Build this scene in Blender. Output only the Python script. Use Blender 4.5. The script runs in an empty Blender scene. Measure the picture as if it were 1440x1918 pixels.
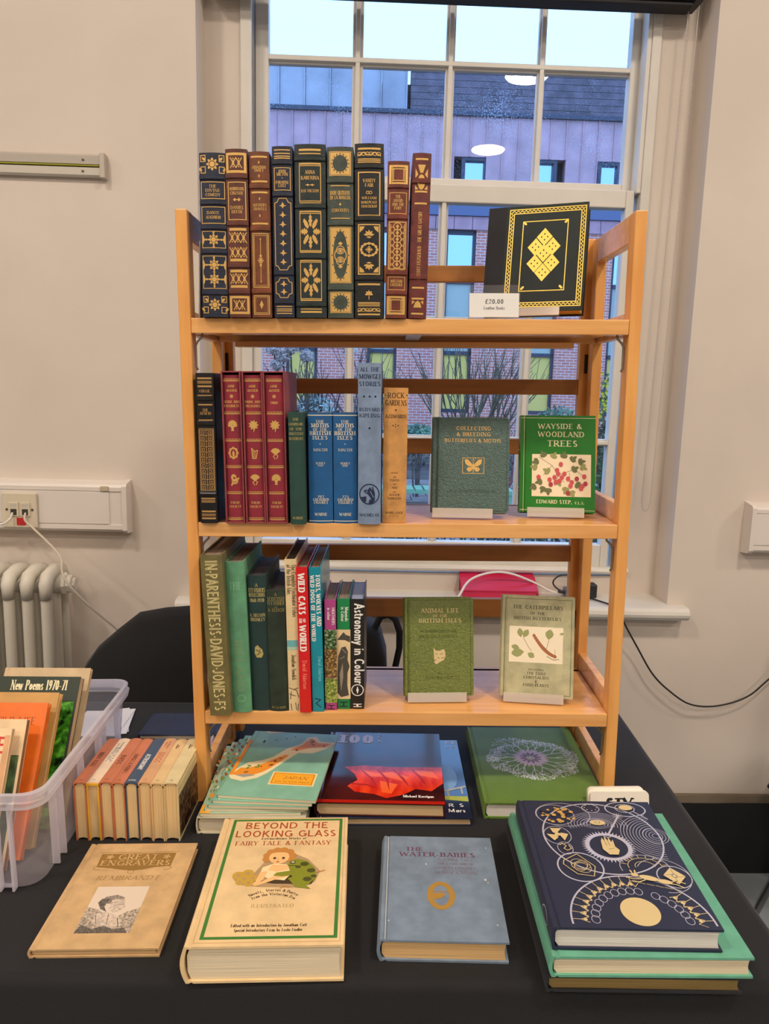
import bpy, math, random
from math import sin, cos, pi, radians as rad
from mathutils import Matrix, Vector

# ------------------------------------------------------------------ camera, sky, exposure
SC = bpy.context.scene
COL = SC.collection
cam = bpy.data.objects.new('camera', bpy.data.cameras.new('camera'))
COL.objects.link(cam)
def set_camera(loc, pitch, yaw, roll, fpx):
    f = Vector((sin(yaw)*cos(pitch), cos(yaw)*cos(pitch), -sin(pitch)))
    r0 = f.cross(Vector((0, 0, 1))).normalized(); u0 = r0.cross(f)
    r = r0*cos(roll) + u0*sin(roll); u = u0*cos(roll) - r0*sin(roll)
    m = Matrix((r, u, -f)).transposed().to_4x4(); m.translation = Vector(loc)
    cam.matrix_world = m
    cam.data.sensor_width = 36; cam.data.sensor_fit = 'AUTO'
    cam.data.lens = fpx/1918*36
    cam.data.clip_start = .02; cam.data.clip_end = 300
set_camera((-.02777, -1.17901, .6919), .16353, -.00748, .00489, 1420)
SC.camera = cam

world = bpy.data.worlds.new('overcast_sky'); SC.world = world; world.use_nodes = True
wb = world.node_tree.nodes['Background']
wb.inputs[0].default_value = (.285, .53, 1.0, 1); wb.inputs[1].default_value = 3.3
LAMP_STRENGTH = (142.0, 100.0, 100.0)   # near row of lamps, the two rows behind
LAMP_COLOR = (1.0, .86, .73)
SC.view_settings.view_transform = 'Standard'; SC.view_settings.look = 'None'
SC.view_settings.exposure = 0.0; SC.view_settings.gamma = 1.0
SC.view_settings.use_curve_mapping = False
SC.cycles.max_bounces = 10; SC.cycles.diffuse_bounces = 4; SC.cycles.transparent_max_bounces = 24
SC.cycles.caustics_reflective = False; SC.cycles.caustics_refractive = False
SC.cycles.sample_clamp_indirect = 6
random.seed(7)

# ------------------------------------------------------------------ materials
def lin(c):
    c = c/255
    return c/12.92 if c <= .04045 else ((c+.055)/1.055)**2.4
def rgb(t): return (lin(t[0]), lin(t[1]), lin(t[2]), 1)
MATS = {}
def mat(name, col, rough=.6, metal=0, bump=None, var=None, coat=0, spec=None, sheen=0, col2=None, stretch=None, emit=None, alpha=None):
    """Principled material; var=(scale, amount) mixes towards col2 by noise, bump=(scale, strength)."""
    if name in MATS: return MATS[name]
    m = bpy.data.materials.new(name); m.use_nodes = True; MATS[name] = m
    nt = m.node_tree; p = nt.nodes['Principled BSDF']
    p.inputs['Base Color'].default_value = rgb(col); p.inputs['Roughness'].default_value = rough
    p.inputs['Metallic'].default_value = metal
    if coat: p.inputs['Coat Weight'].default_value = coat; p.inputs['Coat Roughness'].default_value = .08
    if spec is not None: p.inputs['Specular IOR Level'].default_value = spec
    if sheen: p.inputs['Sheen Weight'].default_value = sheen; p.inputs['Sheen Roughness'].default_value = .4
    if emit: p.inputs['Emission Color'].default_value = (*emit[0], 1); p.inputs['Emission Strength'].default_value = emit[1]
    if alpha is not None: p.inputs['Alpha'].default_value = alpha
    if var or bump:
        tc = nt.nodes.new('ShaderNodeTexCoord'); mp = nt.nodes.new('ShaderNodeMapping')
        nt.links.new(tc.outputs['Object'], mp.inputs['Vector'])
        if stretch: mp.inputs['Scale'].default_value = stretch
    if var:
        n = nt.nodes.new('ShaderNodeTexNoise'); n.inputs['Scale'].default_value = var[0]; n.inputs['Detail'].default_value = 5
        nt.links.new(mp.outputs[0], n.inputs['Vector'])
        r = nt.nodes.new('ShaderNodeValToRGB'); c2 = col2 or tuple(max(0, c*(1-var[1])) for c in col)
        r.color_ramp.elements[0].position = .35; r.color_ramp.elements[1].position = .68
        r.color_ramp.elements[0].color = rgb(c2); r.color_ramp.elements[1].color = rgb(col)
        nt.links.new(n.outputs['Fac'], r.inputs['Fac']); nt.links.new(r.outputs['Color'], p.inputs['Base Color'])
    if bump:
        n2 = nt.nodes.new('ShaderNodeTexNoise'); n2.inputs['Scale'].default_value = bump[0]; n2.inputs['Detail'].default_value = 3
        nt.links.new(mp.outputs[0], n2.inputs['Vector'])
        b = nt.nodes.new('ShaderNodeBump'); b.inputs['Strength'].default_value = bump[1]; b.inputs['Distance'].default_value = .002
        nt.links.new(n2.outputs['Fac'], b.inputs['Height']); nt.links.new(b.outputs['Normal'], p.inputs['Normal'])
    return m
def leather(name, col, rough=.38, bump=.35): return mat(name, col, rough, bump=(700, bump), var=(60, .25))
def cloth(name, col, rough=.75, amount=.14): return mat(name, col, rough, bump=(1400, .25), var=(45, amount), sheen=.05)
def jacket(name, col, rough=.3, **k): return mat(name, col, rough, var=(30, .08), **k)
def pages(name, col=(238, 222, 190), axis=0, dark=.86, scale=1500):
    """Paper block: fine lines stacked along the book's thickness."""
    if name in MATS: return MATS[name]
    m = mat(name, col, .85); nt = m.node_tree; p = nt.nodes['Principled BSDF']
    tc = nt.nodes.new('ShaderNodeTexCoord'); mp = nt.nodes.new('ShaderNodeMapping')
    s = [6, 6, 6]; s[axis] = scale; mp.inputs['Scale'].default_value = s
    n = nt.nodes.new('ShaderNodeTexNoise'); n.inputs['Scale'].default_value = 1; n.inputs['Detail'].default_value = 2
    r = nt.nodes.new('ShaderNodeValToRGB'); r.color_ramp.elements[0].position = .38; r.color_ramp.elements[1].position = .6
    r.color_ramp.elements[0].color = rgb(tuple(c*dark for c in col)); r.color_ramp.elements[1].color = rgb(col)
    L = nt.links.new
    L(tc.outputs['Object'], mp.inputs['Vector']); L(mp.outputs[0], n.inputs['Vector']); L(n.outputs['Fac'], r.inputs['Fac'])
    L(r.outputs['Color'], p.inputs['Base Color'])
    b = nt.nodes.new('ShaderNodeBump'); b.inputs['Strength'].default_value = .3; b.inputs['Distance'].default_value = .0006
    L(n.outputs['Fac'], b.inputs['Height']); L(b.outputs['Normal'], p.inputs['Normal'])
    return m
def clear(name, tint=(.95, .97, 1), gloss=.08, rough=.03, cloudy=0.0, cloud=(.9, .9, .95), ior=1.45, specks=False, lit=.5):
    """Thin clear sheet: transparent with a fresnel reflection and optional milky diffuse share."""
    if name in MATS: return MATS[name]
    m = bpy.data.materials.new(name); m.use_nodes = True; MATS[name] = m
    nt = m.node_tree; nt.nodes.remove(nt.nodes['Principled BSDF']); out = nt.nodes['Material Output']
    t = nt.nodes.new('ShaderNodeBsdfTransparent'); t.inputs[0].default_value = (*tint, 1)
    g = nt.nodes.new('ShaderNodeBsdfGlossy'); g.inputs['Roughness'].default_value = rough
    f = nt.nodes.new('ShaderNodeFresnel'); f.inputs['IOR'].default_value = ior
    mx = nt.nodes.new('ShaderNodeMixShader'); L = nt.links.new
    ge = nt.nodes.new('ShaderNodeNewGeometry'); k1 = nt.nodes.new('ShaderNodeMath'); k1.operation = 'MULTIPLY_ADD'; k1.inputs[1].default_value = -2; k1.inputs[2].default_value = 1
    k2 = nt.nodes.new('ShaderNodeMath'); k2.operation = 'POWER'; k2.inputs[0].default_value = ior      # same sheet from either side
    L(ge.outputs['Backfacing'], k1.inputs[0]); L(k1.outputs[0], k2.inputs[1]); L(k2.outputs[0], f.inputs['IOR'])
    L(f.outputs[0], mx.inputs[0]); L(t.outputs[0], mx.inputs[1]); L(g.outputs[0], mx.inputs[2])
    last = mx
    if cloudy:
        d = nt.nodes.new('ShaderNodeBsdfDiffuse'); d.inputs[0].default_value = (*cloud, 1)
        tr = nt.nodes.new('ShaderNodeBsdfTranslucent'); tr.inputs[0].default_value = (*cloud, 1)
        a = nt.nodes.new('ShaderNodeMixShader'); a.inputs[0].default_value = lit; L(d.outputs[0], a.inputs[1]); L(tr.outputs[0], a.inputs[2])
        b = nt.nodes.new('ShaderNodeMixShader'); b.inputs[0].default_value = cloudy
        L(mx.outputs[0], b.inputs[1]); L(a.outputs[0], b.inputs[2]); last = b
    if specks:                                      # dried rain drops, thickest in loose patches
        tc = nt.nodes.new('ShaderNodeTexCoord'); vo = nt.nodes.new('ShaderNodeTexVoronoi'); vo.inputs['Scale'].default_value = 170
        no = nt.nodes.new('ShaderNodeTexNoise'); no.inputs['Scale'].default_value = 7
        m1 = nt.nodes.new('ShaderNodeMath'); m1.operation = 'MULTIPLY'; m1.inputs[1].default_value = .62
        m2 = nt.nodes.new('ShaderNodeMath'); m2.operation = 'SUBTRACT'
        m3 = nt.nodes.new('ShaderNodeMath'); m3.operation = 'MULTIPLY'; m3.inputs[1].default_value = 3.0; m3.use_clamp = True
        m4 = nt.nodes.new('ShaderNodeMath'); m4.operation = 'MULTIPLY'; m4.inputs[1].default_value = .5
        L(tc.outputs['Object'], vo.inputs['Vector']); L(tc.outputs['Object'], no.inputs['Vector'])
        L(no.outputs['Fac'], m1.inputs[0]); L(m1.outputs[0], m2.inputs[0]); L(vo.outputs['Distance'], m2.inputs[1]); L(m2.outputs[0], m3.inputs[0]); L(m3.outputs[0], m4.inputs[0])
        d = nt.nodes.new('ShaderNodeBsdfTranslucent'); d.inputs[0].default_value = (.8, .85, .95, 1)
        b = nt.nodes.new('ShaderNodeMixShader'); L(m4.outputs[0], b.inputs[0]); L(last.outputs[0], b.inputs[1]); L(d.outputs[0], b.inputs[2]); last = b
    L(last.outputs[0], out.inputs['Surface'])
    return m
GOLD = mat('gold_foil', (226, 182, 104), .38, metal=.35)
PALEGOLD = mat('pale_gold_foil', (228, 205, 150), .4, metal=.25)
SILVER = mat('silver_foil', (205, 205, 222), .35, metal=.35)

# ------------------------------------------------------------------ mesh helpers
class MB:
    def __init__(s): s.v = []; s.f = []; s.m = []; s.cur = 0
    def add(s, vs, fs):
        o = len(s.v); s.v += [tuple(v) for v in vs]; s.f += [tuple(i+o for i in f) for f in fs]; s.m += [s.cur]*len(fs); return s
    def box(s, x0, y0, z0, x1, y1, z1, M=None):
        vs = [Vector((x, y, z)) for z in (z0, z1) for y in (y0, y1) for x in (x0, x1)]
        if M: vs = [M @ v for v in vs]
        return s.add(vs, [(0, 2, 3, 1), (4, 5, 7, 6), (0, 1, 5, 4), (2, 6, 7, 3), (0, 4, 6, 2), (1, 3, 7, 5)])
    def hexa(s, q0, q1):
        """box from two matching quads"""
        return s.add(list(q0)+list(q1), [(3, 2, 1, 0), (4, 5, 6, 7), (0, 1, 5, 4), (1, 2, 6, 5), (2, 3, 7, 6), (3, 0, 4, 7)])
    def rings(s, rs, closed=True, cap=True):
        n = len(rs[0]); vs = [p for r in rs for p in r]; fs = []
        for i in range(len(rs)-1):
            for j in range(n if closed else n-1):
                k = (j+1) % n
                fs.append((i*n+j, i*n+k, (i+1)*n+k, (i+1)*n+j))
        if cap and closed:
            fs.append(tuple(range(n-1, -1, -1))); fs.append(tuple((len(rs)-1)*n+j for j in range(n)))
        return s.add(vs, fs)
    def tube(s, pts, r, n=8, r1=None, cap=True):
        pts = [Vector(p) for p in pts]; rs = []; up = None
        for i, p in enumerate(pts):
            t = (pts[min(i+1, len(pts)-1)] - pts[max(i-1, 0)])
            t = t.normalized() if t.length > 1e-9 else Vector((0, 0, 1))
            if up is None: up = t.orthogonal().normalized()
            up = (up - t*up.dot(t)); up = up.normalized() if up.length > 1e-6 else t.orthogonal().normalized()
            b = t.cross(up); k = i/max(1, len(pts)-1)
            rr = (r[i] if isinstance(r, (list, tuple)) else (r if r1 is None else r+(r1-r)*k))
            rs.append([p + (up*cos(2*pi*j/n) + b*sin(2*pi*j/n))*rr for j in range(n)])
        return s.rings(rs, cap=cap)
    def lathe(s, prof, n=24, M=None):
        rs = [[Vector((r*cos(2*pi*j/n), r*sin(2*pi*j/n), z)) for j in range(n)] for r, z in prof]
        if M: rs = [[M @ v for v in r] for r in rs]
        return s.rings(rs)
    def prism(s, poly, a, b, f):
        """poly in 2D, extruded from a to b, f(u, v, w) -> 3D"""
        return s.rings([[Vector(f(u, v, w)) for u, v in poly] for w in (a, b)])
    def build(s, name, mats, parent=None, smooth=False, M=None, bevel=0):
        me = bpy.data.meshes.new(name); vs = [M @ Vector(v) for v in s.v] if M else s.v
        me.from_pydata([tuple(v) for v in vs], [], s.f)
        for m in (mats if isinstance(mats, (list, tuple)) else [mats]): me.materials.append(m)
        if any(s.m): me.polygons.foreach_set('material_index', s.m)
        if smooth: me.polygons.foreach_set('use_smooth', [True]*len(s.f))
        me.update(); o = bpy.data.objects.new(name, me); COL.objects.link(o)
        if parent: o.parent = parent
        if bevel:
            b = o.modifiers.new('bevel', 'BEVEL'); b.width = bevel; b.segments = 2; b.limit_method = 'ANGLE'; b.angle_limit = rad(50)
        return o
def tag(o, label=None, cat=None, group=None, kind=None):
    if label: o['label'] = label
    if cat: o['category'] = cat
    if group: o['group'] = group
    if kind: o['kind'] = kind
    return o
def empty(name, label=None, cat=None, M=None, group=None, kind=None):
    o = bpy.data.objects.new(name, None); o.empty_display_size = .02; COL.objects.link(o)
    if M is not None: o.matrix_world = M
    return tag(o, label, cat, group, kind)
def T(x, y, z): return Matrix.Translation((x, y, z))
def arc_pts(cx, cy, rx, ry, a0, a1, n): return [(cx+rx*cos(rad(a0+(a1-a0)*i/n)), cy+ry*sin(rad(a0+(a1-a0)*i/n))) for i in range(n+1)]

# the building stands a touch askew to the table: its own frame (y = 0 is the face of the window wall)
B = T(0, .9, 0) @ Matrix.Rotation(.035, 4, 'Z') @ Matrix.Rotation(.021, 4, 'Y')
def bthing(name, label, cat, x=0, y=0, z=0, group=None, kind=None): return empty(name, label, cat, B @ T(x, y, z), group, kind)

# ------------------------------------------------------------------ lettering: a stroke alphabet (cap height 1)
# v thick vertical with serifs, w thin vertical with serifs, u/x thick/thin vertical, h thin horizontal,
# D/E thick/thin diagonal, a arc (cx cy rx ry from to), s serif, p point
GL = {k: v for k, v in (l.split('~', 1) for l in '''A~.7|E .05 0 .36 1;D .34 1 .65 0;h .17 .54 .33;s .05 0;s .65 0
B~.64|v .12 0 1;h .12 .36 1;h .12 .38 .53;h .12 .36 0;a .34 .765 .2 .235 -90 90;a .35 .265 .24 .265 -90 90
C~.7|a .4 .5 .33 .5 48 312
D~.76|v .12 0 1;h .12 .34 1;h .12 .34 0;a .34 .5 .35 .5 -90 90
E~.6|v .12 0 1;h .12 .52 1;h .12 .44 .52;h .12 .54 0
F~.56|v .12 0 1;h .12 .52 1;h .12 .44 .5
G~.76|a .4 .5 .33 .5 48 330;u .67 .1 .45;h .5 .74 .45
H~.78|v .13 0 1;v .65 0 1;h .13 .65 .52
I~.3|v .15 0 1
J~.44|u .28 .2 1;s .28 1;a .13 .2 .15 .2 180 360
K~.7|v .12 0 1;E .14 .42 .57 1;D .28 .54 .63 0;s .57 1;s .63 0
L~.58|v .12 0 1;h .12 .53 0
M~.92|w .12 0 1;D .14 1 .46 .08;E .46 .08 .78 1;v .79 0 1
N~.78|w .12 0 1;D .12 1 .66 0;w .66 0 1
O~.8|a .4 .5 .33 .5 0 360
P~.6|v .12 0 1;h .12 .34 1;h .12 .34 .46;a .33 .73 .22 .27 -90 90
Q~.8|a .4 .5 .33 .5 0 360;D .44 .2 .74 -.15
R~.66|v .12 0 1;h .12 .34 1;h .12 .34 .46;a .33 .73 .22 .27 -90 90;D .3 .46 .6 0;s .61 0
S~.54|a .27 .745 .19 .255 40 270;a .27 .25 .21 .25 90 -140
T~.64|v .32 0 1;h .05 .59 1
U~.76|u .14 .3 1;s .14 1;a .37 .3 .23 .3 180 360;x .6 .3 1;s .6 1
V~.68|D .06 1 .34 0;E .34 0 .62 1;s .06 1;s .62 1
W~1|D .05 1 .28 0;E .28 0 .5 .9;D .5 .9 .72 0;E .72 0 .94 1;s .05 1;s .94 1
X~.68|D .08 1 .6 0;E .08 0 .6 1;s .08 1;s .6 1;s .08 0;s .6 0
Y~.66|D .06 1 .33 .48;E .33 .48 .6 1;u .33 0 .48;s .33 0;s .06 1;s .6 1
Z~.62|h .06 .55 1;D .06 0 .55 1;h .06 .57 0
a~.5|a .25 .3 .18 .3 0 360;u .43 0 .62
b~.54|u .1 0 1;a .3 .3 .2 .3 0 360
c~.46|a .26 .31 .2 .31 45 315
d~.54|a .24 .3 .2 .3 0 360;u .44 0 1
e~.48|a .25 .31 .2 .31 0 320;h .07 .43 .34
f~.32|u .13 0 .8;a .25 .8 .12 .18 60 180;h .02 .28 .6
g~.52|a .24 .32 .2 .3 0 360;u .44 -.1 .62;a .26 -.1 .18 .18 180 360
h~.54|u .1 0 1;a .27 .4 .17 .22 0 180;u .44 0 .4
i~.22|u .11 0 .62;p .11 .84
j~.24|u .14 -.1 .62;p .14 .84
k~.5|u .1 0 1;E .12 .24 .4 .62;D .2 .34 .46 0
l~.22|u .11 0 1
m~.8|u .1 0 .62;a .25 .42 .15 .2 0 180;u .4 0 .42;a .55 .42 .15 .2 0 180;u .7 0 .42
n~.54|u .1 0 .62;a .27 .4 .17 .22 0 180;u .44 0 .4
o~.52|a .26 .31 .2 .31 0 360
p~.54|u .1 -.3 .62;a .3 .31 .2 .31 0 360
q~.54|u .44 -.3 .62;a .24 .31 .2 .31 0 360
r~.36|u .1 0 .62;a .25 .42 .15 .2 50 180
s~.4|a .2 .465 .13 .155 30 270;a .2 .155 .15 .155 90 -150
t~.34|u .14 .12 .86;a .24 .12 .1 .12 180 300;h .02 .28 .62
u~.54|u .1 .2 .62;a .27 .22 .17 .22 180 360;u .44 0 .62
v~.46|D .04 .62 .23 0;E .23 0 .42 .62
w~.7|D .04 .62 .19 0;E .19 0 .35 .6;D .35 .6 .5 0;E .5 0 .66 .62
x~.46|D .04 .62 .42 0;E .04 0 .42 .62
y~.46|D .04 .62 .23 0;E .1 -.3 .42 .62
z~.44|h .05 .38 .62;E .05 0 .38 .62;h .05 .4 0
0~.56|a .28 .5 .22 .5 0 360
1~.4|v .2 0 1;E .06 .8 .2 1
2~.54|a .27 .74 .2 .26 -20 170;E .06 0 .44 .62;h .06 .5 0
3~.52|a .25 .75 .18 .25 -90 150;a .25 .27 .22 .27 -150 90
4~.56|u .4 0 1;E .04 .3 .4 1;h .04 .52 .3
5~.52|h .1 .46 1;x .1 .55 1;a .25 .3 .22 .3 -150 110
6~.54|a .28 .3 .22 .3 0 360;a .44 .3 .38 .7 105 180
7~.5|h .05 .46 1;D .46 1 .2 0
8~.52|a .26 .74 .18 .25 0 360;a .26 .26 .22 .26 0 360
9~.54|a .26 .7 .22 .3 0 360;a .1 .7 .38 .7 -75 0
£~.6|a .36 .72 .16 .28 20 180;u .2 .05 .72;h .06 .42 .46;h .06 .54 .02
&~.78|a .34 .76 .15 .22 0 360;a .3 .27 .24 .27 90 320;D .22 .64 .72 0;E .48 .1 .66 .5
.~.24|p .12 .06
,~.24|p .12 .05;E .06 -.15 .13 .05
-~.4|h .06 .34 .36
·~.3|p .15 .42
'~.18|x .09 .75 1'''.split('\n'))}

class Print:
    """Flat lettering and ornament laid a hair above a surface. Coordinates run through conv() into
    metres on that surface; surf(u, v, h) -> 3D in the thing's own frame."""
    def __init__(s, surf, k=.001, x0=0, y0=0, flip=1, strip=None):
        s.surf = surf; s.k = k; s.x0 = x0; s.y0 = y0; s.flip = flip; s.strip = strip
        s.P = []; s.mats = []; s.mi = 0; s.layer = 0
    def c(s, x, y): return ((x-s.x0)*s.k, (y-s.y0)*s.k*s.flip)
    def ink(s, m):
        if m not in s.mats: s.mats.append(m)
        s.mi = s.mats.index(m); s.layer += 1; return s
    def raw(s, pts): s.P.append((pts, s.mi, s.layer))
    def poly(s, pts): s.raw([s.c(*p) for p in pts])
    def seg(s, a, b, w, ext=0.0):
        dx, dy = b[0]-a[0], b[1]-a[1]; l = math.hypot(dx, dy)
        if l < 1e-9: return
        dx /= l; dy /= l; e = ext*w; h = w/2
        a = (a[0]-dx*e, a[1]-dy*e); b = (b[0]+dx*e, b[1]+dy*e)
        s.raw([(a[0]-dy*h, a[1]+dx*h), (a[0]+dy*h, a[1]-dx*h), (b[0]+dy*h, b[1]-dx*h), (b[0]-dy*h, b[1]+dx*h)])
    def line(s, pts, w, closed=False):
        q = [s.c(*p) for p in pts]; w *= s.k
        if closed: q.append(q[0])
        for a, b in zip(q, q[1:]): s.seg(a, b, w, .4)
    def rect(s, x0, y0, x1, y1): s.poly([(x0, y0), (x1, y0), (x1, y1), (x0, y1)])
    def frame(s, x0, y0, x1, y1, w): s.line([(x0, y0), (x1, y0), (x1, y1), (x0, y1)], w, True)
    def arc(s, cx, cy, rx, ry, a0=0, a1=360, w=1, n=28, rot=0):
        c_, s_ = cos(rad(rot)), sin(rad(rot)); f = lambda q: [(cx+x*c_-y*s_, cy+x*s_+y*c_) for x, y in q]
        i = f(arc_pts(0, 0, max(rx-w/2, 1e-4), max(ry-w/2, 1e-4), a0, a1, n)); o = f(arc_pts(0, 0, rx+w/2, ry+w/2, a0, a1, n))
        for k in range(n): s.poly([i[k], o[k], o[k+1], i[k+1]])
    def disc(s, cx, cy, rx, ry=None, n=16, rot=0):
        p = arc_pts(0, 0, rx, ry or rx, 0, 360, n)[:-1]; c_, s_ = cos(rad(rot)), sin(rad(rot))
        s.poly([(cx+x*c_-y*s_, cy+x*s_+y*c_) for x, y in p])
    def dia(s, cx, cy, rx, ry=None): ry = ry or rx; s.poly([(cx-rx, cy), (cx, cy-ry), (cx+rx, cy), (cx, cy+ry)])
    def petal(s, cx, cy, a, l, w, r0=0):
        d = (cos(rad(a)), sin(rad(a))); n = (-d[1], d[0])
        f = lambda t, o: (cx+d[0]*(r0+l*t)+n[0]*o*w, cy+d[1]*(r0+l*t)+n[1]*o*w)
        s.poly([f(0, 0), f(.3, -.4), f(.6, -.5), f(.85, -.28), f(1, 0), f(.85, .28), f(.6, .5), f(.3, .4)])
    def rosette(s, cx, cy, r, n=8):
        s.disc(cx, cy, r*.42)
        for i in range(n): s.petal(cx, cy, 360*i/n, r*.55, r*.36, r*.45)
        s.arc(cx, cy, r*.62, r*.62, w=r*.12)
    def flake(s, cx, cy, rx, ry):
        """eight-armed snowflake of leafy spikes"""
        for i in range(8):
            a = 45*i; dx, dy = cos(rad(a))*rx, sin(rad(a))*ry
            for t, w in ((.42, .16), (.62, .22), (.84, .17)):
                s.dia(cx+dx*t, cy+dy*t, rx*w, ry*w)
            s.line([(cx+dx*.35, cy+dy*.35), (cx+dx, cy+dy)], rx*.07)
    def weave(s, x0, x1, y, h, n):
        """row of crossed diagonals with lozenges"""
        d = (x1-x0)/n
        for i in range(n):
            a = x0+d*i; w = abs(d)*.16
            s.line([(a, y-h/2), (a+d, y+h/2)], w); s.line([(a, y+h/2), (a+d, y-h/2)], w)
            s.dia(a+d/2, y, d*.22, h*.3)
            s.dia(a+d/2, y-h*.4, d*.14, h*.1); s.dia(a+d/2, y+h*.4, d*.14, h*.1)
    def braid(s, x0, x1, y, h):
        s.line([(x0, y-h/2), (x1, y-h/2)], h*.16); s.line([(x0, y+h/2), (x1, y+h/2)], h*.16)
        n = 5; d = (x1-x0)/n
        for i in range(n):
            a = x0+d*i
            s.line([(a, y+h*.35), (a+d*.5, y-h*.2), (a+d, y+h*.35)], h*.2); s.line([(a, y), (a+d*.5, y+h*.4), (a+d, y)], h*.13)
    def text(s, t, x, y, h, al='c', fit=None, st='serif', sp=.06, rot=0, sx=1, wt=1.0, slant=0):
        """baseline text; x, y, h in print units, rot in degrees in the surface plane"""
        adv = []
        for ch in t:
            adv.append(.36 if ch == ' ' else float(GL[ch].split('|')[0]) if ch in GL else .4)
        tot = sum(adv) + sp*(len(t)-1)
        if fit: sx = fit/(tot*h)
        X, Y = s.c(x, y); hh = h*s.k; c_, s_ = cos(rad(rot)), sin(rad(rot))
        ox = -tot/2 if al == 'c' else (-tot if al == 'r' else 0)
        serif = st == 'serif'
        tk = (.17 if serif else .15)*wt; tn = (.075 if serif else .15)*wt
        def tr(px, py):
            px += slant*py; px = px*hh*sx; py = py*hh
            return (X+px*c_-py*s_, Y+px*s_+py*c_)
        def st_(a, b, w, e=0): s.seg(tr(*a), tr(*b), w*hh*min(1, (sx+1)/2), e)
        for ch, ad in zip(t, adv):
            if ch in GL:
                for cmd in GL[ch].split('|')[1].split(';'):
                    o, *n = cmd.split(); n = [float(i) for i in n]
                    if o in 'vwux':
                        w = tk if o in 'vu' else tn; st_((ox+n[0], n[1]), (ox+n[0], n[2]), w)
                        if o in 'vw' and serif:
                            for yy in n[1:3]:
                                k = tn*.5 if yy < .5 else -tn*.5
                                st_((ox+n[0]-tk*.95, yy+k), (ox+n[0]+tk*.95, yy+k), tn)
                    elif o == 'h':
                        k = tn*.5 if n[2] == 0 else (-tn*.5 if n[2] == 1 else 0); st_((ox+n[0], n[2]+k), (ox+n[1], n[2]+k), tn, .2)
                    elif o in 'DE': st_((ox+n[0], n[1]), (ox+n[2], n[3]), tk if o == 'D' else tn*1.1)
                    elif o == 'a':
                        m = 14 if abs(n[5]-n[4]) > 200 else 8
                        q = arc_pts(ox+n[0], n[1], n[2]-tk*.3, n[3]-tn*.5, n[4], n[5], m)
                        for a, b in zip(q, q[1:]):
                            dx, dy = abs(b[0]-a[0]), abs(b[1]-a[1]); st_(a, b, tn+(tk-tn)*dy/max(1e-6, math.hypot(dx, dy)), .15)
                    elif o == 's' and serif:
                        k = tn*.5 if n[1] < .5 else -tn*.5; st_((ox+n[0]-.1, n[1]+k), (ox+n[0]+.1, n[1]+k), tn)
                    elif o == 'p': st_((ox+n[0]-tk*.5, n[1]), (ox+n[0]+tk*.5, n[1]), tk)
            ox += ad+sp
    def build(s, name, parent, label=None):
        mb = MB()
        for ip, (pts, mi, ly) in enumerate(s.P):
            h = .00018 + .00003*ly + .0000022*(ip % 12); mb.cur = mi; parts = [pts]
            if s.strip:
                lo = min(p[0] for p in pts); hi = max(p[0] for p in pts)
                i0, i1 = math.floor(lo/s.strip), math.floor((hi-1e-9)/s.strip)
                if i1 > i0:
                    parts = []
                    for i in range(i0, i1+1):
                        q = clip(clip(pts, i*s.strip, 1), (i+1)*s.strip, -1)
                        if len(q) > 2: parts.append(q)
            for q in parts:
                ar = sum(a[0]*b[1]-b[0]*a[1] for a, b in zip(q, q[1:]+q[:1]))
                if ar < 0: q = q[::-1]
                mb.add([s.surf(u, v, h) for u, v in q], [tuple(range(len(q)))])
        o = mb.build(name, s.mats, parent)
        if label: o['label'] = label
        return o
def clip(pts, x, sg):
    out = []
    for a, b in zip(pts, pts[1:]+pts[:1]):
        ia, ib = (a[0]-x)*sg >= 0, (b[0]-x)*sg >= 0
        if ia: out.append(a)
        if ia != ib:
            t = (x-a[0])/(b[0]-a[0]); out.append((x, a[1]+t*(b[1]-a[1])))
    return out

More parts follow.
